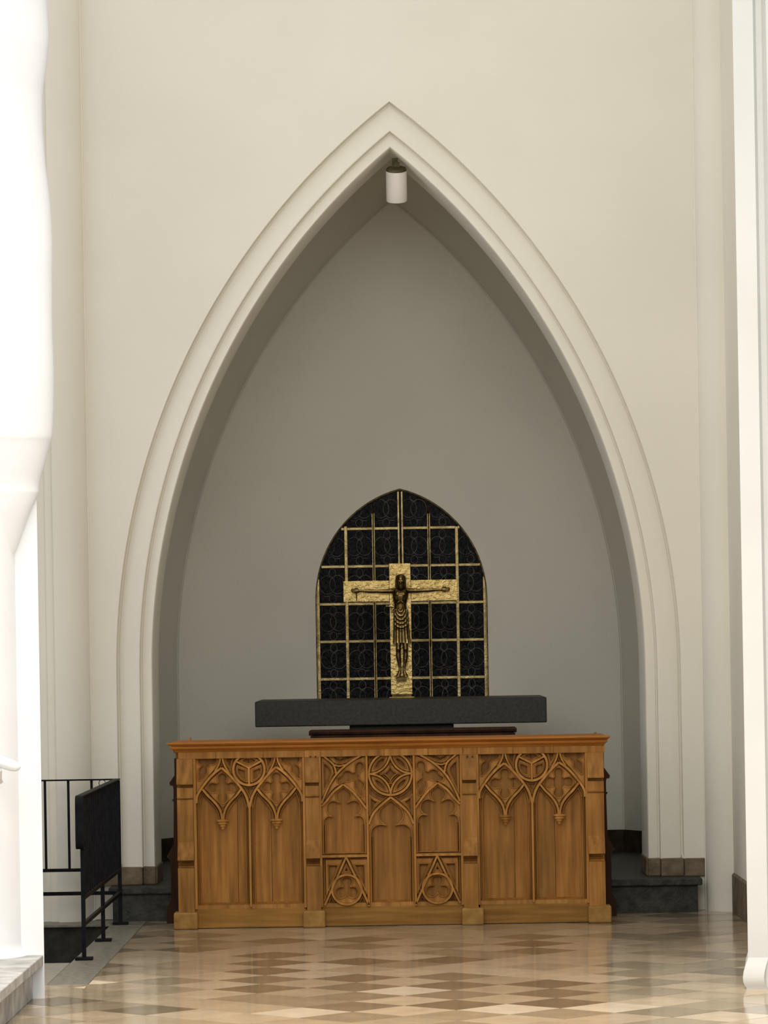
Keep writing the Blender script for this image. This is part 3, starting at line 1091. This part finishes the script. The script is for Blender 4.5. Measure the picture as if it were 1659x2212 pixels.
convA = lambda x, y: XZ(400 + x / 5.925, 1600 + y / 5.925)
xcA = convA(820, 800)[0]


def convL(x, y):
    # the level carving: measured about the middle of the left bay
    return (xcA + (x - 820) / 5.925 * D0 / F, convA(820, y)[1])


side_bay(convL, xcA, [ax(419), ax(512), ax(538), ax(585), ax(657)])
xcC = XZ(1150.2, 1740)[0]


def convR(x, y):
    return (xcC + (x - 820) / 5.925 * D0 / F, convA(820, y)[1])


side_bay(convR, xcC, [ax(1032), ax(1112), ax(1150), ax(1200), ax(1268)])

# ---- middle bay
xcB = XZ(844.6, 1760)[0]


def convB(x, y):
    return (xcB + (x - 803) / 4.879 * D0 / F, XZ(844.6, 1600 + y / 4.879)[1])


def convE(x, y):
    return (xcB + ((680 + x / 4.366) - 844.6) * D0 / F, XZ(844.6, 1820 + y / 4.366)[1])


def middle_bay():
    C = lambda l: [convB(x, y) for (x, y) in l]
    E = lambda l: [convE(x, y) for (x, y) in l]
    lines, fines, plates = [], [], []
    lines.append((C([(58, 130), (58, 1745)]), 0.010, True, False))
    lines.append((C([(50, 108), (803, 108)]), 0.012, True, False))
    lines.append((C([(554, 125), (554, 1745)]), 0.0090, True, False))
    # upper left light
    lines.append((C(smooth_line([(74, 650), (110, 560), (170, 440), (240, 342), (330, 256), (430, 188), (550, 122)])), 0.0085, True, False))
    lines.append((C(smooth_line([(72, 128), (140, 185), (198, 236), (222, 290), (232, 345)])), 0.0080, True, False))
    lines.append((C(smooth_line([(205, 243), (262, 262), (335, 246)])), 0.006, True, False))
    lines.append((C(smooth_line([(74, 680), (130, 622), (205, 530), (305, 455)])), 0.0085, True, False))
    lines.append((C(smooth_line([(305, 455), (400, 530), (478, 622), (545, 715)])), 0.0085, True, False))
    lines.append((C([(60, 1213), (550, 1213)]), 0.0100, True, False))
    # roundel
    c, R = (803, 350), 226
    lines.append(([convB(*p) for p in circle(c, R, 48)], 0.0085, False, True))
    for sx in (-1, 1):
        for sy in (-1, 1):
            cc = (c[0] + sx * R, c[1] + sy * R)
            b = math.atan2(-sy, -sx)
            lines.append(([convB(*p) for p in circle(cc, R, 14, b - math.pi / 4, b + math.pi / 4, True)], 0.0075, False, False))
            # vesica
            o = math.atan2(sy, sx)
            arc1 = circle(c, R - 22, 10, o - math.pi / 4 + 0.10, o + math.pi / 4 - 0.10, True)
            arc2 = circle(cc, R - 20, 10, b - math.pi / 4 + 0.12, b + math.pi / 4 - 0.12, True)
            ves = arc1 + arc2
            plates.append(([convB(*p) for p in ves], [[convB(*p) for p in shrink(ves, 0.62)]], False))
    star = []
    for k in range(4):
        b = math.pi / 4 + k * math.pi / 2
        cc = (c[0] + math.copysign(R, math.cos(b)), c[1] + math.copysign(R, math.sin(b)))
        bb = math.atan2(c[1] - cc[1], c[0] - cc[0])
        arc = circle(cc, R + 22, 8, bb + math.pi / 4 - 0.20, bb - math.pi / 4 + 0.20, True)
        star += arc
    hole = shrink(star, 0.60, c)
    plates.append(([convB(*p) for p in star], [[convB(*p) for p in hole]], False))
    # middle light
    lines.append((C(smooth_line([(568, 880), (615, 770), (700, 682), (803, 598)])), 0.0085, True, False))
    def segs(*ss):
        out = []
        for k, sg in enumerate(ss):
            out += (smooth_line(sg, 4) if len(sg) > 2 else list(sg))[(0 if k == 0 else 1):]
        return out
    rims = []
    right = segs([(1024, 1735), (1024, 990)], [(1024, 990), (1010, 935), (965, 895), (908, 884), (852, 896)],
                 [(852, 896), (897, 868), (926, 832), (934, 788), (920, 728), (878, 675), (803, 632)])
    left = [(1606 - x, y) for (x, y) in reversed(right[:-1])]
    outer = [(1606 - 1040, 1735), (1606 - 1040, 880), (1606 - 990, 770), (1606 - 905, 684), (803, 604), (905, 684), (990, 770), (1040, 880), (1040, 1735)]
    plates.append((C(outer + right + left), [], False))
    rims.append((C(right + left), False))
    sm = smooth_line
    fines.append((C([(1000, 1735), (1000, 1020)]), 0.003, True, False))
    # left light head, mirrored for the other side
    r2 = segs([(528, 1190), (528, 860)], [(528, 860), (512, 815), (474, 788), (428, 793)], [(428, 793), (466, 772), (488, 738), (491, 700), (474, 655), (435, 628), (392, 628), (344, 650)],
              [(344, 650), (378, 612), (388, 572), (372, 522), (305, 482)])
    l2 = [(610 - x, y) for (x, y) in reversed(r2[:-1])]
    o2 = [(74, 1190), (74, 690), (130, 635), (205, 543), (305, 468), (400, 543), (478, 635), (540, 715), (540, 1190)]
    plates.append((C(o2 + r2 + l2), [], True))
    rims.append((C(r2 + l2), True))
    fines.append((C([(505, 1185), (505, 880)]), 0.003, True, False))
    fines.append((C([(106, 1185), (106, 880)]), 0.003, True, False))
    # spandrel cells
    c1 = C([(80, 160), (140, 205), (190, 265), (200, 320), (170, 405), (130, 480), (78, 590)])
    plates.append((c1, [shrink(c1, 0.66)], True))
    c2 = C([(118, 128), (330, 128), (540, 128), (420, 178), (330, 228), (265, 243), (212, 225), (160, 175)])
    h2 = C([(190, 150), (275, 185), (330, 150), (440, 150), (360, 195), (265, 226), (225, 205)])
    plates.append((c2, [h2], True))
    c3 = C([(538, 165), (538, 665), (470, 585), (400, 510), (310, 440), (215, 480), (120, 585), (180, 460), (250, 360), (340, 270), (430, 205)])
    h3 = [convB(*p) for p in foil((430, 375), [(480, 270, 52), (475, 470, 58), (350, 370, 62), (430, 375, 48), (270, 410, 35), (490, 560, 30)], 64)]
    plates.append((c3, [h3], True))
    # corner triangles beside the middle arch
    c4 = C([(572, 560), (620, 600), (700, 640), (640, 700), (572, 800)])
    plates.append((c4, [shrink(c4, 0.6)], True))
    # gabled trefoil panels below
    lines.append((E([(80, 585), (288, 135)]), 0.0080, True, False))
    lines.append((E([(288, 135), (497, 585)]), 0.0080, True, False))
    lines.append(([convE(*p) for p in circle((290, 442), 140, 40)], 0.0085, True, True))
    tre = [convE(*p) for p in foil((290, 432), [(290, 368, 56), (236, 470, 56), (344, 470, 56), (290, 432, 40)], 60)]
    plates.append(([convE(*p) for p in circle((290, 440), 132, 36)], [tre], True))
    t1 = E([(95, 160), (250, 160), (180, 320), (95, 500)])
    plates.append((t1, [shrink(t1, 0.62)], True))
    t2 = E([(325, 160), (485, 160), (485, 500), (400, 320)])
    plates.append((t2, [shrink(t2, 0.62)], True))
    t3 = E([(288, 190), (335, 290), (240, 290)])
    plates.append((t3, [shrink(t3, 0.5)], True))
    z0, z1 = az(1958), az(1632)
    planks = [ax(692), ax(794), ax(895), ax(998)]
    back = field(planks, z0, z1)
    tracery(lines, plates, fines, xcB, back, rims)
    ap(MB().prism([(Y_P, z0 + 0.03), (0.05, z0 + 0.022), (0.035, z0 + 0.020), (0.03, z0 - 0.002), (Y_P, z0 - 0.002)], 'x', planks[0], planks[-1]), 'bottom_rail', M['oak'], back)


middle_bay()
# small pegs on the two inner posts
for cx in (676, 1015):
    for s in (-1, 1):
        x, z = XZ(cx + s * 5.5, 1634.5)
        ap(MB().tube([(x, 0.02, z), (x, -0.001, z)], 0.0045, 8), 'peg', M['darkwood'])

# ------------------------------------------------------------------ things behind the altar
SD = 20.6                        # front of the granite slab
x0, zt = XZ(550.5, 1516, SD)
x1, _ = XZ(1180.5, 1506, SD)
zb = CAMZ - (XZ(551, 1571, SD)[1] - CAMZ) * -1
zb = XZ(551, 1571, SD)[1]
Y_S0, Y_S1 = SD - D0, 21.5 - D0
sa = empty('stone_altar', ((x0 + x1) / 2, (Y_S0 + Y_S1) / 2, Z_STEP))
tag(sa, 'long black granite slab on a narrow pedestal behind the oak altar', 'altar')
SO = sa.location.copy()


def sp_(mb, name, mat, smooth=None, parent=None, origin=SO):
    mb.v = [(x - origin.x, y - origin.y, z - origin.z) for (x, y, z) in mb.v]
    return mb.build(name, mat, parent or sa, smooth)


sp_(MB().bbox(x0, x1, Y_S0, Y_S1, zb, zt, 0.006), 'slab', M['mensa'])
pxa, pxb = XZ(755, 1570, SD + 0.1)[0], XZ(980, 1566, SD + 0.1)[0]
sp_(MB().bbox(pxa, pxb, Y_S0 + 0.10, Y_S1 - 0.15, Z_STEP, zb, 0.006), 'pedestal', M['mensa'])
ZSLAB = zt

CD = 20.05
cx0, cz1 = XZ(667, 1580, CD)
cx1, _ = XZ(1116, 1572, CD)
ch = empty('wooden_chest', ((cx0 + cx1) / 2, 1.15, Z_STEP))
tag(ch, 'dark brown wooden chest with moulded top between oak altar and granite slab', 'chest')
CO = ch.location.copy()
cp_ = lambda mb, name, smooth=None: sp_(mb, name, M['darkwood'], smooth, ch, CO)
cp_(MB().box(cx0 + 0.014, cx1 - 0.014, 0.97, 1.33, Z_STEP, cz1 - 0.022), 'body')
lid = [(0.945, cz1), (0.945, cz1 - 0.008), (0.950, cz1 - 0.012), (0.948, cz1 - 0.016), (0.955, cz1 - 0.02), (0.968, cz1 - 0.024), (1.34, cz1 - 0.024), (1.34, cz1)]
cp_(MB().prism(lid, 'x', cx0, cx1), 'lid')
for i in range(7):
    xx = cx0 + 0.02 + (cx1 - cx0 - 0.04) * i / 6
    cp_(MB().bbox(xx - 0.012, xx + 0.012, 0.958, 0.975, Z_STEP + 0.02, cz1 - 0.026, 0.003), 'muntin')

# ------------------------------------------------------------------ crucifix
KD = 21.25
KS = F / KD
KC = XZ(868, 1500, KD)
KX = KC[0]
Yk = KD - D0
cr = empty('crucifix', (KX, Yk, ZSLAB))
tag(cr, 'gilt crucifix with a bronze figure standing on the black slab', 'crucifix')
KO = cr.location.copy()
kp = lambda mb, name, mat, smooth=None, parent=None: sp_(mb, name, mat, smooth, parent or cr, KO)


def K(px, py, out=0.0):
    """picture point on the cross -> world; out = towards the viewer"""
    x, z = XZ(px, py, KD)
    return Vector((x, Yk - out, z))


TH = 0.030
wpost = 46.5 / KS / 2
ztop, zbot = K(866, 1217).z, K(866, 1500).z
zarm1, zarm0 = K(866, 1253.5).z, K(866, 1299).z
xa0, xa1 = K(741.5, 1280).x, K(988.5, 1278).x
kp(MB().bbox(KX - wpost, KX + wpost, Yk, Yk + TH, zbot, ztop, 0.002), 'upright', M['gold'])
kp(MB().bbox(xa0, KX - wpost + 0.0005, Yk + 0.0006, Yk + TH, zarm0, zarm1, 0.002), 'cross_arm', M['gold'])
kp(MB().bbox(KX + wpost - 0.0005, xa1, Yk + 0.0006, Yk + TH, zarm0, zarm1, 0.002), 'cross_arm', M['gold'])
kp(MB().box(KX - wpost * 0.9, KX + wpost * 0.9, Yk + 0.004, Yk + TH - 0.004, ZSLAB + 0.005, zbot + 0.001), 'tenon', M['darkbronze'])
kp(MB().bbox(KX - wpost * 1.18, KX + wpost * 1.18, Yk - 0.02, Yk + TH + 0.02, ZSLAB, ZSLAB + 0.006, 0.002), 'base_reflection', M['gold'])  # thin gilt strip standing for the reflection of the cross in the slab

# the bronze figure
SEG = 14


def ring(c, rx, ry, rz=None, tangent='z'):
    """ellipse of SEG points; tangent z -> lies level (rx across, ry deep); x -> stands across the arm (rx high, ry deep)"""
    out = []
    for k in range(SEG):
        g = 2 * math.pi * k / SEG
        if tangent == 'z':
            out.append((c.x + rx * math.cos(g), c.y + ry * math.sin(g), c.z))
        else:
            out.append((c.x, c.y + ry * math.sin(g), c.z + rx * math.cos(g)))
    return out


P = 1.0 / KS       # metres per pixel
body = MB()
# torso (bulged chest, ribs, belly)
rows = [(1268, 865, 7.0, 6, 11), (1271, 865, 14.0, 8, 12), (1275, 865, 17.5, 10, 13), (1281, 865, 17.6, 11, 14), (1288, 865, 17.0, 11.5, 14.5), (1295, 864.8, 15.8, 11, 14), (1301, 864.6, 14.2, 9.5, 13), (1306, 864.6, 13.2, 8.5, 13),
        (1312, 865, 13.2, 9, 13.5), (1318, 865.3, 14.5, 10, 14), (1326, 865.8, 15.5, 10, 13.5), (1336, 866.3, 15.8, 10, 13), (1350, 867, 15.5, 9, 12.5)]
body.loft([ring(K(x, y, o * P), rx * P, ry * P) for (y, x, rx, ry, o) in rows], SEG)
# rib arch and chest muscles
for s in (-1, 1):
    body.tube([K(865 + s * 1, 1298, 25 * P), K(865 + s * 5, 1301, 24.5 * P), K(865 + s * 9, 1306, 21.5 * P)], [1.9 * P, 1.9 * P, 1.4 * P], 8)
    body.lathe(K(865 + s * 6.5, 1284, 21.5 * P), [(0.5 * P, -5 * P), (4 * P, -3.8 * P), (5.6 * P, 0), (4 * P, 3.8 * P), (0.5 * P, 5 * P)], 10, 1.0, 0.8)
body.lathe(K(864.8, 1319, 20.0 * P), [(0.5 * P, -6 * P), (5 * P, -4 * P), (7 * P, 0), (5 * P, 4 * P), (0.5 * P, 6 * P)], 12, 1.0, 0.75)
# arms: (x, y, half height, half depth, out)
for s, rows in ((-1, [(853, 1276, 6.5, 7, 12), (846, 1276.5, 5.6, 6, 12), (835, 1277, 4.8, 4.8, 12), (824, 1277.3, 4.3, 4.3, 12), (815, 1277, 3.6, 3.8, 12), (808, 1277, 4.0, 4, 12), (798, 1277, 3.9, 3.8, 12), (788, 1276.6, 3.0, 3.2, 12), (781, 1276.2, 2.6, 2.8, 12), (776, 1276, 3.0, 3, 12)]),
                (1, [(877, 1275.5, 6.5, 7, 12), (884, 1275.5, 5.6, 6, 12), (895, 1275.8, 4.8, 4.8, 12), (906, 1275.8, 4.3, 4.3, 12), (915, 1275.4, 3.6, 3.8, 12), (922, 1275, 4.0, 4, 12), (932, 1274.4, 3.9, 3.8, 12), (942, 1273.8, 3.0, 3.2, 12), (949, 1273.4, 2.6, 2.8, 12), (954, 1273, 3.0, 3, 12)])):
    body.loft([ring(K(x, y, o * P), rx * P, ry * P, None, 'x') for (x, y, rx, ry, o) in rows], SEG)
    # palm, fingers, thumb
    hx_, hy_ = rows[-1][0], rows[-1][1]
    body.loft([ring(K(hx_ + s * t, hy_ + 0.2, 12 * P), h * P, 2.2 * P, None, 'x') for (t, h) in ((-1, 3.0), (2, 4.8), (6, 5.6), (9, 5.3), (10.5, 4.2))], SEG)
    for k, (dy, ln) in enumerate(((-3.6, 8.5), (-1.3, 10), (1.1, 9.5), (3.4, 7.5))):
        a = K(hx_ + s * 8, hy_ + dy, 12 * P)
        b = K(hx_ + s * (8 + ln * 0.55), hy_ + dy * 1.05, 13.4 * P)
        c = K(hx_ + s * (8 + ln), hy_ + dy * 1.0, 12.6 * P)
        body.tube([a, b, c], [1.45 * P, 1.35 * P, 1.0 * P], 8)
    body.tube([K(hx_ + s * 1.5, hy_ - 3, 12.5 * P), K(hx_ + s * 5, hy_ - 5.4, 14 * P), K(hx_ + s * 9, hy_ - 5.6, 14.6 * P)], [1.5 * P, 1.4 * P, 1.0 * P], 8)
# neck and bowed head
body.loft([ring(K(865, y, o * P), rx * P, rx * P) for (y, rx, o) in ((1274, 7, 13), (1268, 6, 16), (1262, 6, 18))], SEG)
hd = [(1243, 3, 3, 17), (1245, 6.5, 7, 17.5), (1249, 9, 9.5, 18.5), (1254, 9.8, 10.5, 20), (1259, 9.4, 10.2, 21.5), (1264, 8.4, 9.4, 22.5), (1269, 6.6, 7.5, 23), (1273, 4.6, 5, 23), (1276, 2, 2.4, 22.5)]
body.loft([ring(K(865.5, y, o * P), rx * P, ry * P) for (y, rx, ry, o) in hd], SEG)
body.tube([K(865.5, 1256.5, 30.5 * P), K(865.5, 1260.5, 33.4 * P), K(865.5, 1262, 31.5 * P)], [1.2 * P, 1.9 * P, 1.6 * P], 8)   # nose
for s in (-1, 1):
    body.tube([K(865.5 + s * 1.6, 1256.2, 30.4 * P), K(865.5 + s * 4, 1255.4, 30.0 * P), K(865.5 + s * 6.5, 1256.4, 27.6 * P)], 1.1 * P, 8)   # brow
    body.tube([K(865.5 + s * 9.4, 1256, 20 * P), K(865.5 + s * 9.8, 1260, 20.5 * P)], 1.4 * P, 8)      # ear
body.tube([K(862.8, 1265.2, 31.2 * P), K(865.5, 1264.8, 32 * P), K(868.2, 1265.2, 31.2 * P)], 0.9 * P, 8)   # mouth
# legs
for s, rows in ((-1, [(1345, 860, 7.5, 8, 12), (1370, 860.5, 7.2, 8, 13), (1388, 861, 6.4, 7.2, 14), (1397, 860.6, 5.6, 6.4, 15), (1402, 860.6, 5.9, 6.6, 15.5), (1409, 860.4, 5.2, 6, 14), (1416, 860.6, 5.6, 6.6, 13), (1424, 861.4, 5.2, 6.2, 12.5), (1434, 862.8, 3.7, 4.8, 12), (1443, 864.0, 2.8, 3.6, 12), (1449, 864.2, 3.0, 3.8, 12.5)]),
                (1, [(1345, 874, 7.5, 8, 12), (1370, 874.5, 7.2, 8, 13), (1388, 875.2, 6.4, 7.2, 14), (1397, 876, 5.6, 6.4, 15), (1402, 876.2, 5.9, 6.6, 15.5), (1409, 876.2, 5.2, 6, 14), (1416, 876.2, 5.6, 6.6, 13), (1424, 875.8, 5.2, 6.2, 12.5), (1434, 874.6, 3.7, 4.8, 12), (1443, 873.2, 2.8, 3.6, 12), (1449, 872.8, 3.0, 3.8, 12.5)])):
    body.loft([ring(K(x, y, o * P), rx * P, ry * P) for (y, x, rx, ry, o) in rows], SEG)
    fx = rows[-1][1]
    body.loft([ring(K(fx + s * t * 0.35, 1449 + t, (12.5 + t * 0.65) * P), w * P, h * P) for (t, w, h) in ((-1, 3.0, 3.8), (3, 3.6, 4.2), (7, 4.6, 4.2), (10.5, 5.3, 3.6), (13, 5.0, 2.6))], SEG)
    for k in range(5):
        t = (k - 2) / 2
        body.tube([K(fx + s * 4 + t * 4.0, 1459.5, (20.5 - abs(t)) * P), K(fx + s * 4.3 + t * 4.4, 1463.0 - (0.8 if s * t > 0.4 else 0), (22.5 - abs(t)) * P)], [1.1 * P, 0.95 * P], 6)
fig = kp(body, 'figure', M['bronze'])
rm = fig.modifiers.new('remesh', 'REMESH')
rm.mode = 'VOXEL'; rm.voxel_size = 0.0021; rm.use_smooth_shade = True
sm_ = fig.modifiers.new('smooth', 'SMOOTH')
sm_.factor = 0.5; sm_.iterations = 3
fig['label'] = 'dark gilt bronze figure with outstretched arms'
# hair and beard
hair = MB()
hh = [(1240.5, 2, 2, 16), (1242, 6.5, 6.5, 16), (1246, 9.8, 9.5, 16), (1251, 11, 10.5, 16.2), (1257, 11.2, 10, 15.5), (1264, 11, 8.5, 14), (1270, 10.3, 7.5, 13), (1274, 9, 6, 12.5)]
SEGH = 24
vs = []
for (y, rx, ry, o) in hh:
    c = K(865.5, y, o * P)
    for k in range(SEGH):
        g = 2 * math.pi * k / SEGH
        f = 1 + 0.045 * math.cos(12 * g)
        yy = math.sin(g)
        fr = 1.0
        if y > 1252 and yy < -0.55:
            fr = 0.78                       # leave the face free
        vs.append((c.x + rx * P * f * math.cos(g), c.y + ry * P * f * yy * fr, c.z))
fs = []
for i in range(len(hh) - 1):
    for k in range(SEGH):
        fs.append((i * SEGH + k, i * SEGH + (k + 1) % SEGH, (i + 1) * SEGH + (k + 1) % SEGH, (i + 1) * SEGH + k))
fs += [tuple(reversed(range(SEGH))), tuple((len(hh) - 1) * SEGH + k for k in range(SEGH))]
hair.add(vs, fs)
kp(hair, 'hair', M['darkbronze'], 60, fig)
beard = MB()
beard.lathe(K(865.5, 1270, 27.5 * P), [(1 * P, -6 * P), (4 * P, -3 * P), (6.2 * P, 1 * P), (6.5 * P, 3.5 * P), (3 * P, 5 * P)], 14, 1.0, 0.75)
kp(beard, 'beard', M['darkbronze'], 60, fig)
# loincloth with folds
NS, NV = 72, 44
vs, fs = [], []
for i in range(NV):
    t = i / (NV - 1)
    py = 1316 + t * 72
    cx_ = 865.6 + t * 2.4
    rx = 15.6 + 3.0 * t - 0.6 * math.sin(t * 3.1)
    ry = 12.0 + 1.2 * t
    for k in range(NS):
        g = 2 * math.pi * k / NS
        cxn, syn = math.cos(g), math.sin(g)
        f = 1 + (0.02 + 0.07 * t) * math.cos(15 * g + 0.6)
        x = rx * f * cxn
        dep = ry * f * syn
        front = max(0.0, -syn)
        # hanging apron with curved ridges
        ddx, ddy = x + 0.5, py - 1312
        rad = math.hypot(ddx * 1.9, ddy)
        edge = 50 - 0.0 * abs(ddx)
        if front > 0.45 and rad < edge:
            dep -= 1.6 + 1.5 * math.sin(rad / 50 * 2 * math.pi * 6.0)
        sag = 3.0 * abs(cxn) ** 2 * t
        c = K(cx_ + x, py + sag * (1 if i > NV - 4 else 0.9), 13.0 * P)
        vs.append((c.x, c.y + dep * P, c.z))
for i in range(NV - 1):
    for k in range(NS):
        fs.append((i * NS + k, i * NS + (k + 1) % NS, (i + 1) * NS + (k + 1) % NS, (i + 1) * NS + k))
fs += [tuple(reversed(range(NS))), tuple((NV - 1) * NS + k for k in range(NS))]
lc = MB().add(vs, fs)
loin = kp(lc, 'loincloth', M['bronze'], 70, fig)
# knot at the hip
kn = MB()
kn.tube([K(851, 1311, 14 * P), K(845, 1309.5, 15 * P), K(840, 1310, 15 * P), K(836, 1309.5, 14 * P)], [2.6 * P, 3.0 * P, 2.0 * P, 1.2 * P], 10)
kn.lathe(K(835.5, 1309.5, 14 * P), [(0.3 * P, -2.2 * P), (1.8 * P, -1.4 * P), (2.3 * P, 0), (1.8 * P, 1.4 * P), (0.3 * P, 2.2 * P)], 10)
kn.tube([K(850, 1314, 14 * P), K(846, 1318, 14 * P), K(847, 1324, 13 * P)], [2.2 * P, 2.0 * P, 1.2 * P], 8)
kp(kn, 'knot', M['bronze'], 60, fig)
# foot rest and nail
fr = MB().prism([(Yk, K(866, 1460).z), (Yk - 24 * P, K(866, 1463.5).z), (Yk - 24 * P, K(866, 1470).z), (Yk, K(866, 1470.5).z)], 'x', K(855.5, 1466).x, K(878, 1466).x)
kp(fr, 'foot_rest', M['darkbronze'])
kp(MB().tube([K(769.5, 1279, 15 * P), K(770, 1288, 7 * P), K(770.5, 1298, 1.5 * P)], [1.0 * P, 1.0 * P, 0.8 * P], 8), 'drip', M['darkbronze'])

# ------------------------------------------------------------------ spotlight in the arch
LD = 20.12
lc_ = W(856.5, 401, LD)
lamp = empty('spotlight', lc_)
tag(lamp, 'white cylindrical spotlight hanging under the point of the arch', 'lamp')
lamp.rotation_euler = (math.radians(22), 0, 0)
R_ = 22.6 / (F / LD)
H_ = 0.088
mb = MB().lathe((0, 0, 0), [(R_ * 0.97, H_), (R_, H_ - 0.003), (R_, -H_ + 0.004), (R_ * 0.97, -H_), (R_ * 0.90, -H_), (R_ * 0.88, -H_ + 0.05), (0.004, -H_ + 0.052)], 40)
mb.build('housing', M['lamp'], lamp, 40)
mb = MB().lathe((0, 0, H_), [(R_ * 0.985, -0.001), (R_ * 0.985, 0.006), (R_ * 0.90, 0.014), (R_ * 0.45, 0.022), (0.004, 0.024)], 32)
mb.build('cap', M['lampcap'], lamp, 40)
mb = MB().bbox(-0.024, 0.010, -0.010, 0.010, H_ + 0.012, H_ + 0.070, 0.004)
mb.bbox(0.004, 0.020, -0.012, 0.012, H_ + 0.012, H_ + 0.045, 0.004)
mb.build('bracket', M['lampcap'], lamp)
mb = MB().tube([(-0.020, -0.014, H_ + 0.02), (-0.022, -0.016, H_ + 0.045), (-0.006, -0.014, H_ + 0.062), (0.010, -0.014, H_ + 0.052)], 0.0035, 8)
mb.build('cable', M['lampcap'], lamp, 60)
l = bpy.data.lights.new('spotlight_beam', 'SPOT')
l.energy = 70
l.color = (1.0, 0.83, 0.58)
l.spot_size = math.radians(40)
l.spot_blend = 0.8
l.shadow_soft_size = 0.03
lo = bpy.data.objects.new('spotlight_beam', l)
COL.objects.link(lo)
bl = lc_ + Vector((0, 0.033, -0.09))
lo.location = bl
lo.rotation_euler = (Vector((KX, Yk, 1.55)) - bl).to_track_quat('-Z', 'Y').to_euler()

# ------------------------------------------------------------------ near left pier, platform, handrail
PD = 15.4
Y_P0 = PD - D0
mb = MB()
mb.prism([(-3.6, Y_P0), (-1.581, Y_P0), (-1.600, Y_P0 + 0.03), (-1.72, Y_P0 + 0.55), (-3.6, Y_P0 + 0.55)], 'z', 0.0, 9.0)
pl = struct(mb.build('column_left', M['white']), 'white plastered pier standing on the grey platform')
# engaged shaft
mb = MB().lathe((-1.90, Y_P0 + 0.02, 0.187), [(0.245, 0.0), (0.238, 0.012), (0.226, 0.03), (0.222, 0.06), (0.222, 8.8)], 40)
mb.build('engaged_shaft', M['white'], pl, 40)
# swelling corbel higher up, following the plaster outline
prf = [(79, 1062), (81, 1040), (92, 1000), (104, 955), (109, 935), (111.5, 870), (112, 800), (109, 710), (108.5, 600), (109, 530), (104, 435), (94, 350), (88, 270), (88, 200), (94, 150), (100.5, 90), (101, 60), (98, 10), (97, -60), (97, -400)]
cxs = -1.80
pts = []
for (px, py) in prf:
    p = W(px, py, PD - 0.12)
    pts.append((p.x - cxs, p.z))
corb = smooth_line(pts, 5)
r0, zz0 = corb[0]
corb = [(0.01, zz0 - 0.42), (0.06, zz0 - 0.38), (0.13, zz0 - 0.24), (0.185, zz0 - 0.10)] + corb
mb = MB().lathe((cxs, Y_P0 - 0.02, 0), corb, 40, 1.0, 0.55)
mb.build('corbel', M['white'], pl, 60)

mb = MB()
mb.box(-4.6, -1.640, -20.0, Y_P0 + 0.001, 0.0, 0.145)
plat = struct(mb.build('floor_platform', M['greystone']), 'grey stone platform at the foot of the white pier')
ys = [-12.0, -6.2, -5.42, -4.62, Y_P0]
for a, b in zip(ys[:-1], ys[1:]):
    MB().bbox(-4.6, -1.585, a + 0.001, b - 0.001, 0.143, 0.187, 0.004).build('slab', M['greystone'], plat)
# riser stones
for a, b in zip([-8, -5.9, -5.05, -4.3], [-5.9, -5.05, -4.3, Y_P0]):
    MB().bbox(-1.66, -1.632, a + 0.0015, b - 0.0015, 0.0, 0.142, 0.003).build('riser_stone', M['greystone'], plat)

hrl = empty('handrail', (-1.9, Y_P0 - 0.4, 1.0))
tag(hrl, 'white rounded handrail end beside the white pier', 'handrail')
HO = hrl.location.copy()
h0 = W(28, 1655, PD - 0.50)
hp = [W(-160, 1578, PD - 0.42), W(-60, 1620, PD - 0.46), W(-10, 1640.5, PD - 0.49), W(14, 1650, PD - 0.5), W(28, 1654.5, PD - 0.5), W(36, 1656.5, PD - 0.5), W(42, 1657, PD - 0.5), W(44.5, 1657.4, PD - 0.5)]
rr = [0.0255, 0.0255, 0.0255, 0.0250, 0.0235, 0.0195, 0.0125, 0.003]
sp_(MB().tube(hp, rr, 20), 'rail', M['white'], 60, hrl, HO)
b0 = W(-2, 1662, PD - 0.5)
sp_(MB().tube([b0, b0 + Vector((-0.01, 0.08, -0.05)), b0 + Vector((-0.03, 0.30, -0.06))], 0.012, 12), 'bracket', M['white'], 60, hrl, HO)

# ------------------------------------------------------------------ near right column
CDp = 15.3
ccx = 1.45
yb = CDp - D0
sec = [(ccx, yb), (ccx + 0.085, yb - 0.02), (ccx + 0.10, yb + 0.012), (ccx + 0.125, yb + 0.016), (ccx + 0.14, yb - 0.03), (ccx + 0.60, yb - 0.10), (ccx + 0.75, yb), (ccx + 0.75, yb + 0.55), (ccx + 0.06, yb + 0.55), (ccx + 0.012, yb + 0.06)]
mb = MB().prism(sec, 'z', 0.0, 9.0)
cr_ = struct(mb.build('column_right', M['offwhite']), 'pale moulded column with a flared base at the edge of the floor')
# base: flared moulding following the section
cc = (ccx + 0.35, yb + 0.22)
rings = []
for (o, z) in [(0.0, 0.135), (0.006, 0.118), (0.014, 0.100), (0.022, 0.075), (0.026, 0.050), (0.024, 0.030), (0.016, 0.014), (0.010, 0.006), (0.010, 0.0)]:
    r = []
    for (x, y) in sec:
        dx, dy = x - cc[0], y - cc[1]
        L = math.hypot(dx, dy)
        r.append((x + dx / L * o * 1.15, y + dy / L * o * 1.15, z))
    rings.append(r)
mb = MB().loft(rings, len(sec))
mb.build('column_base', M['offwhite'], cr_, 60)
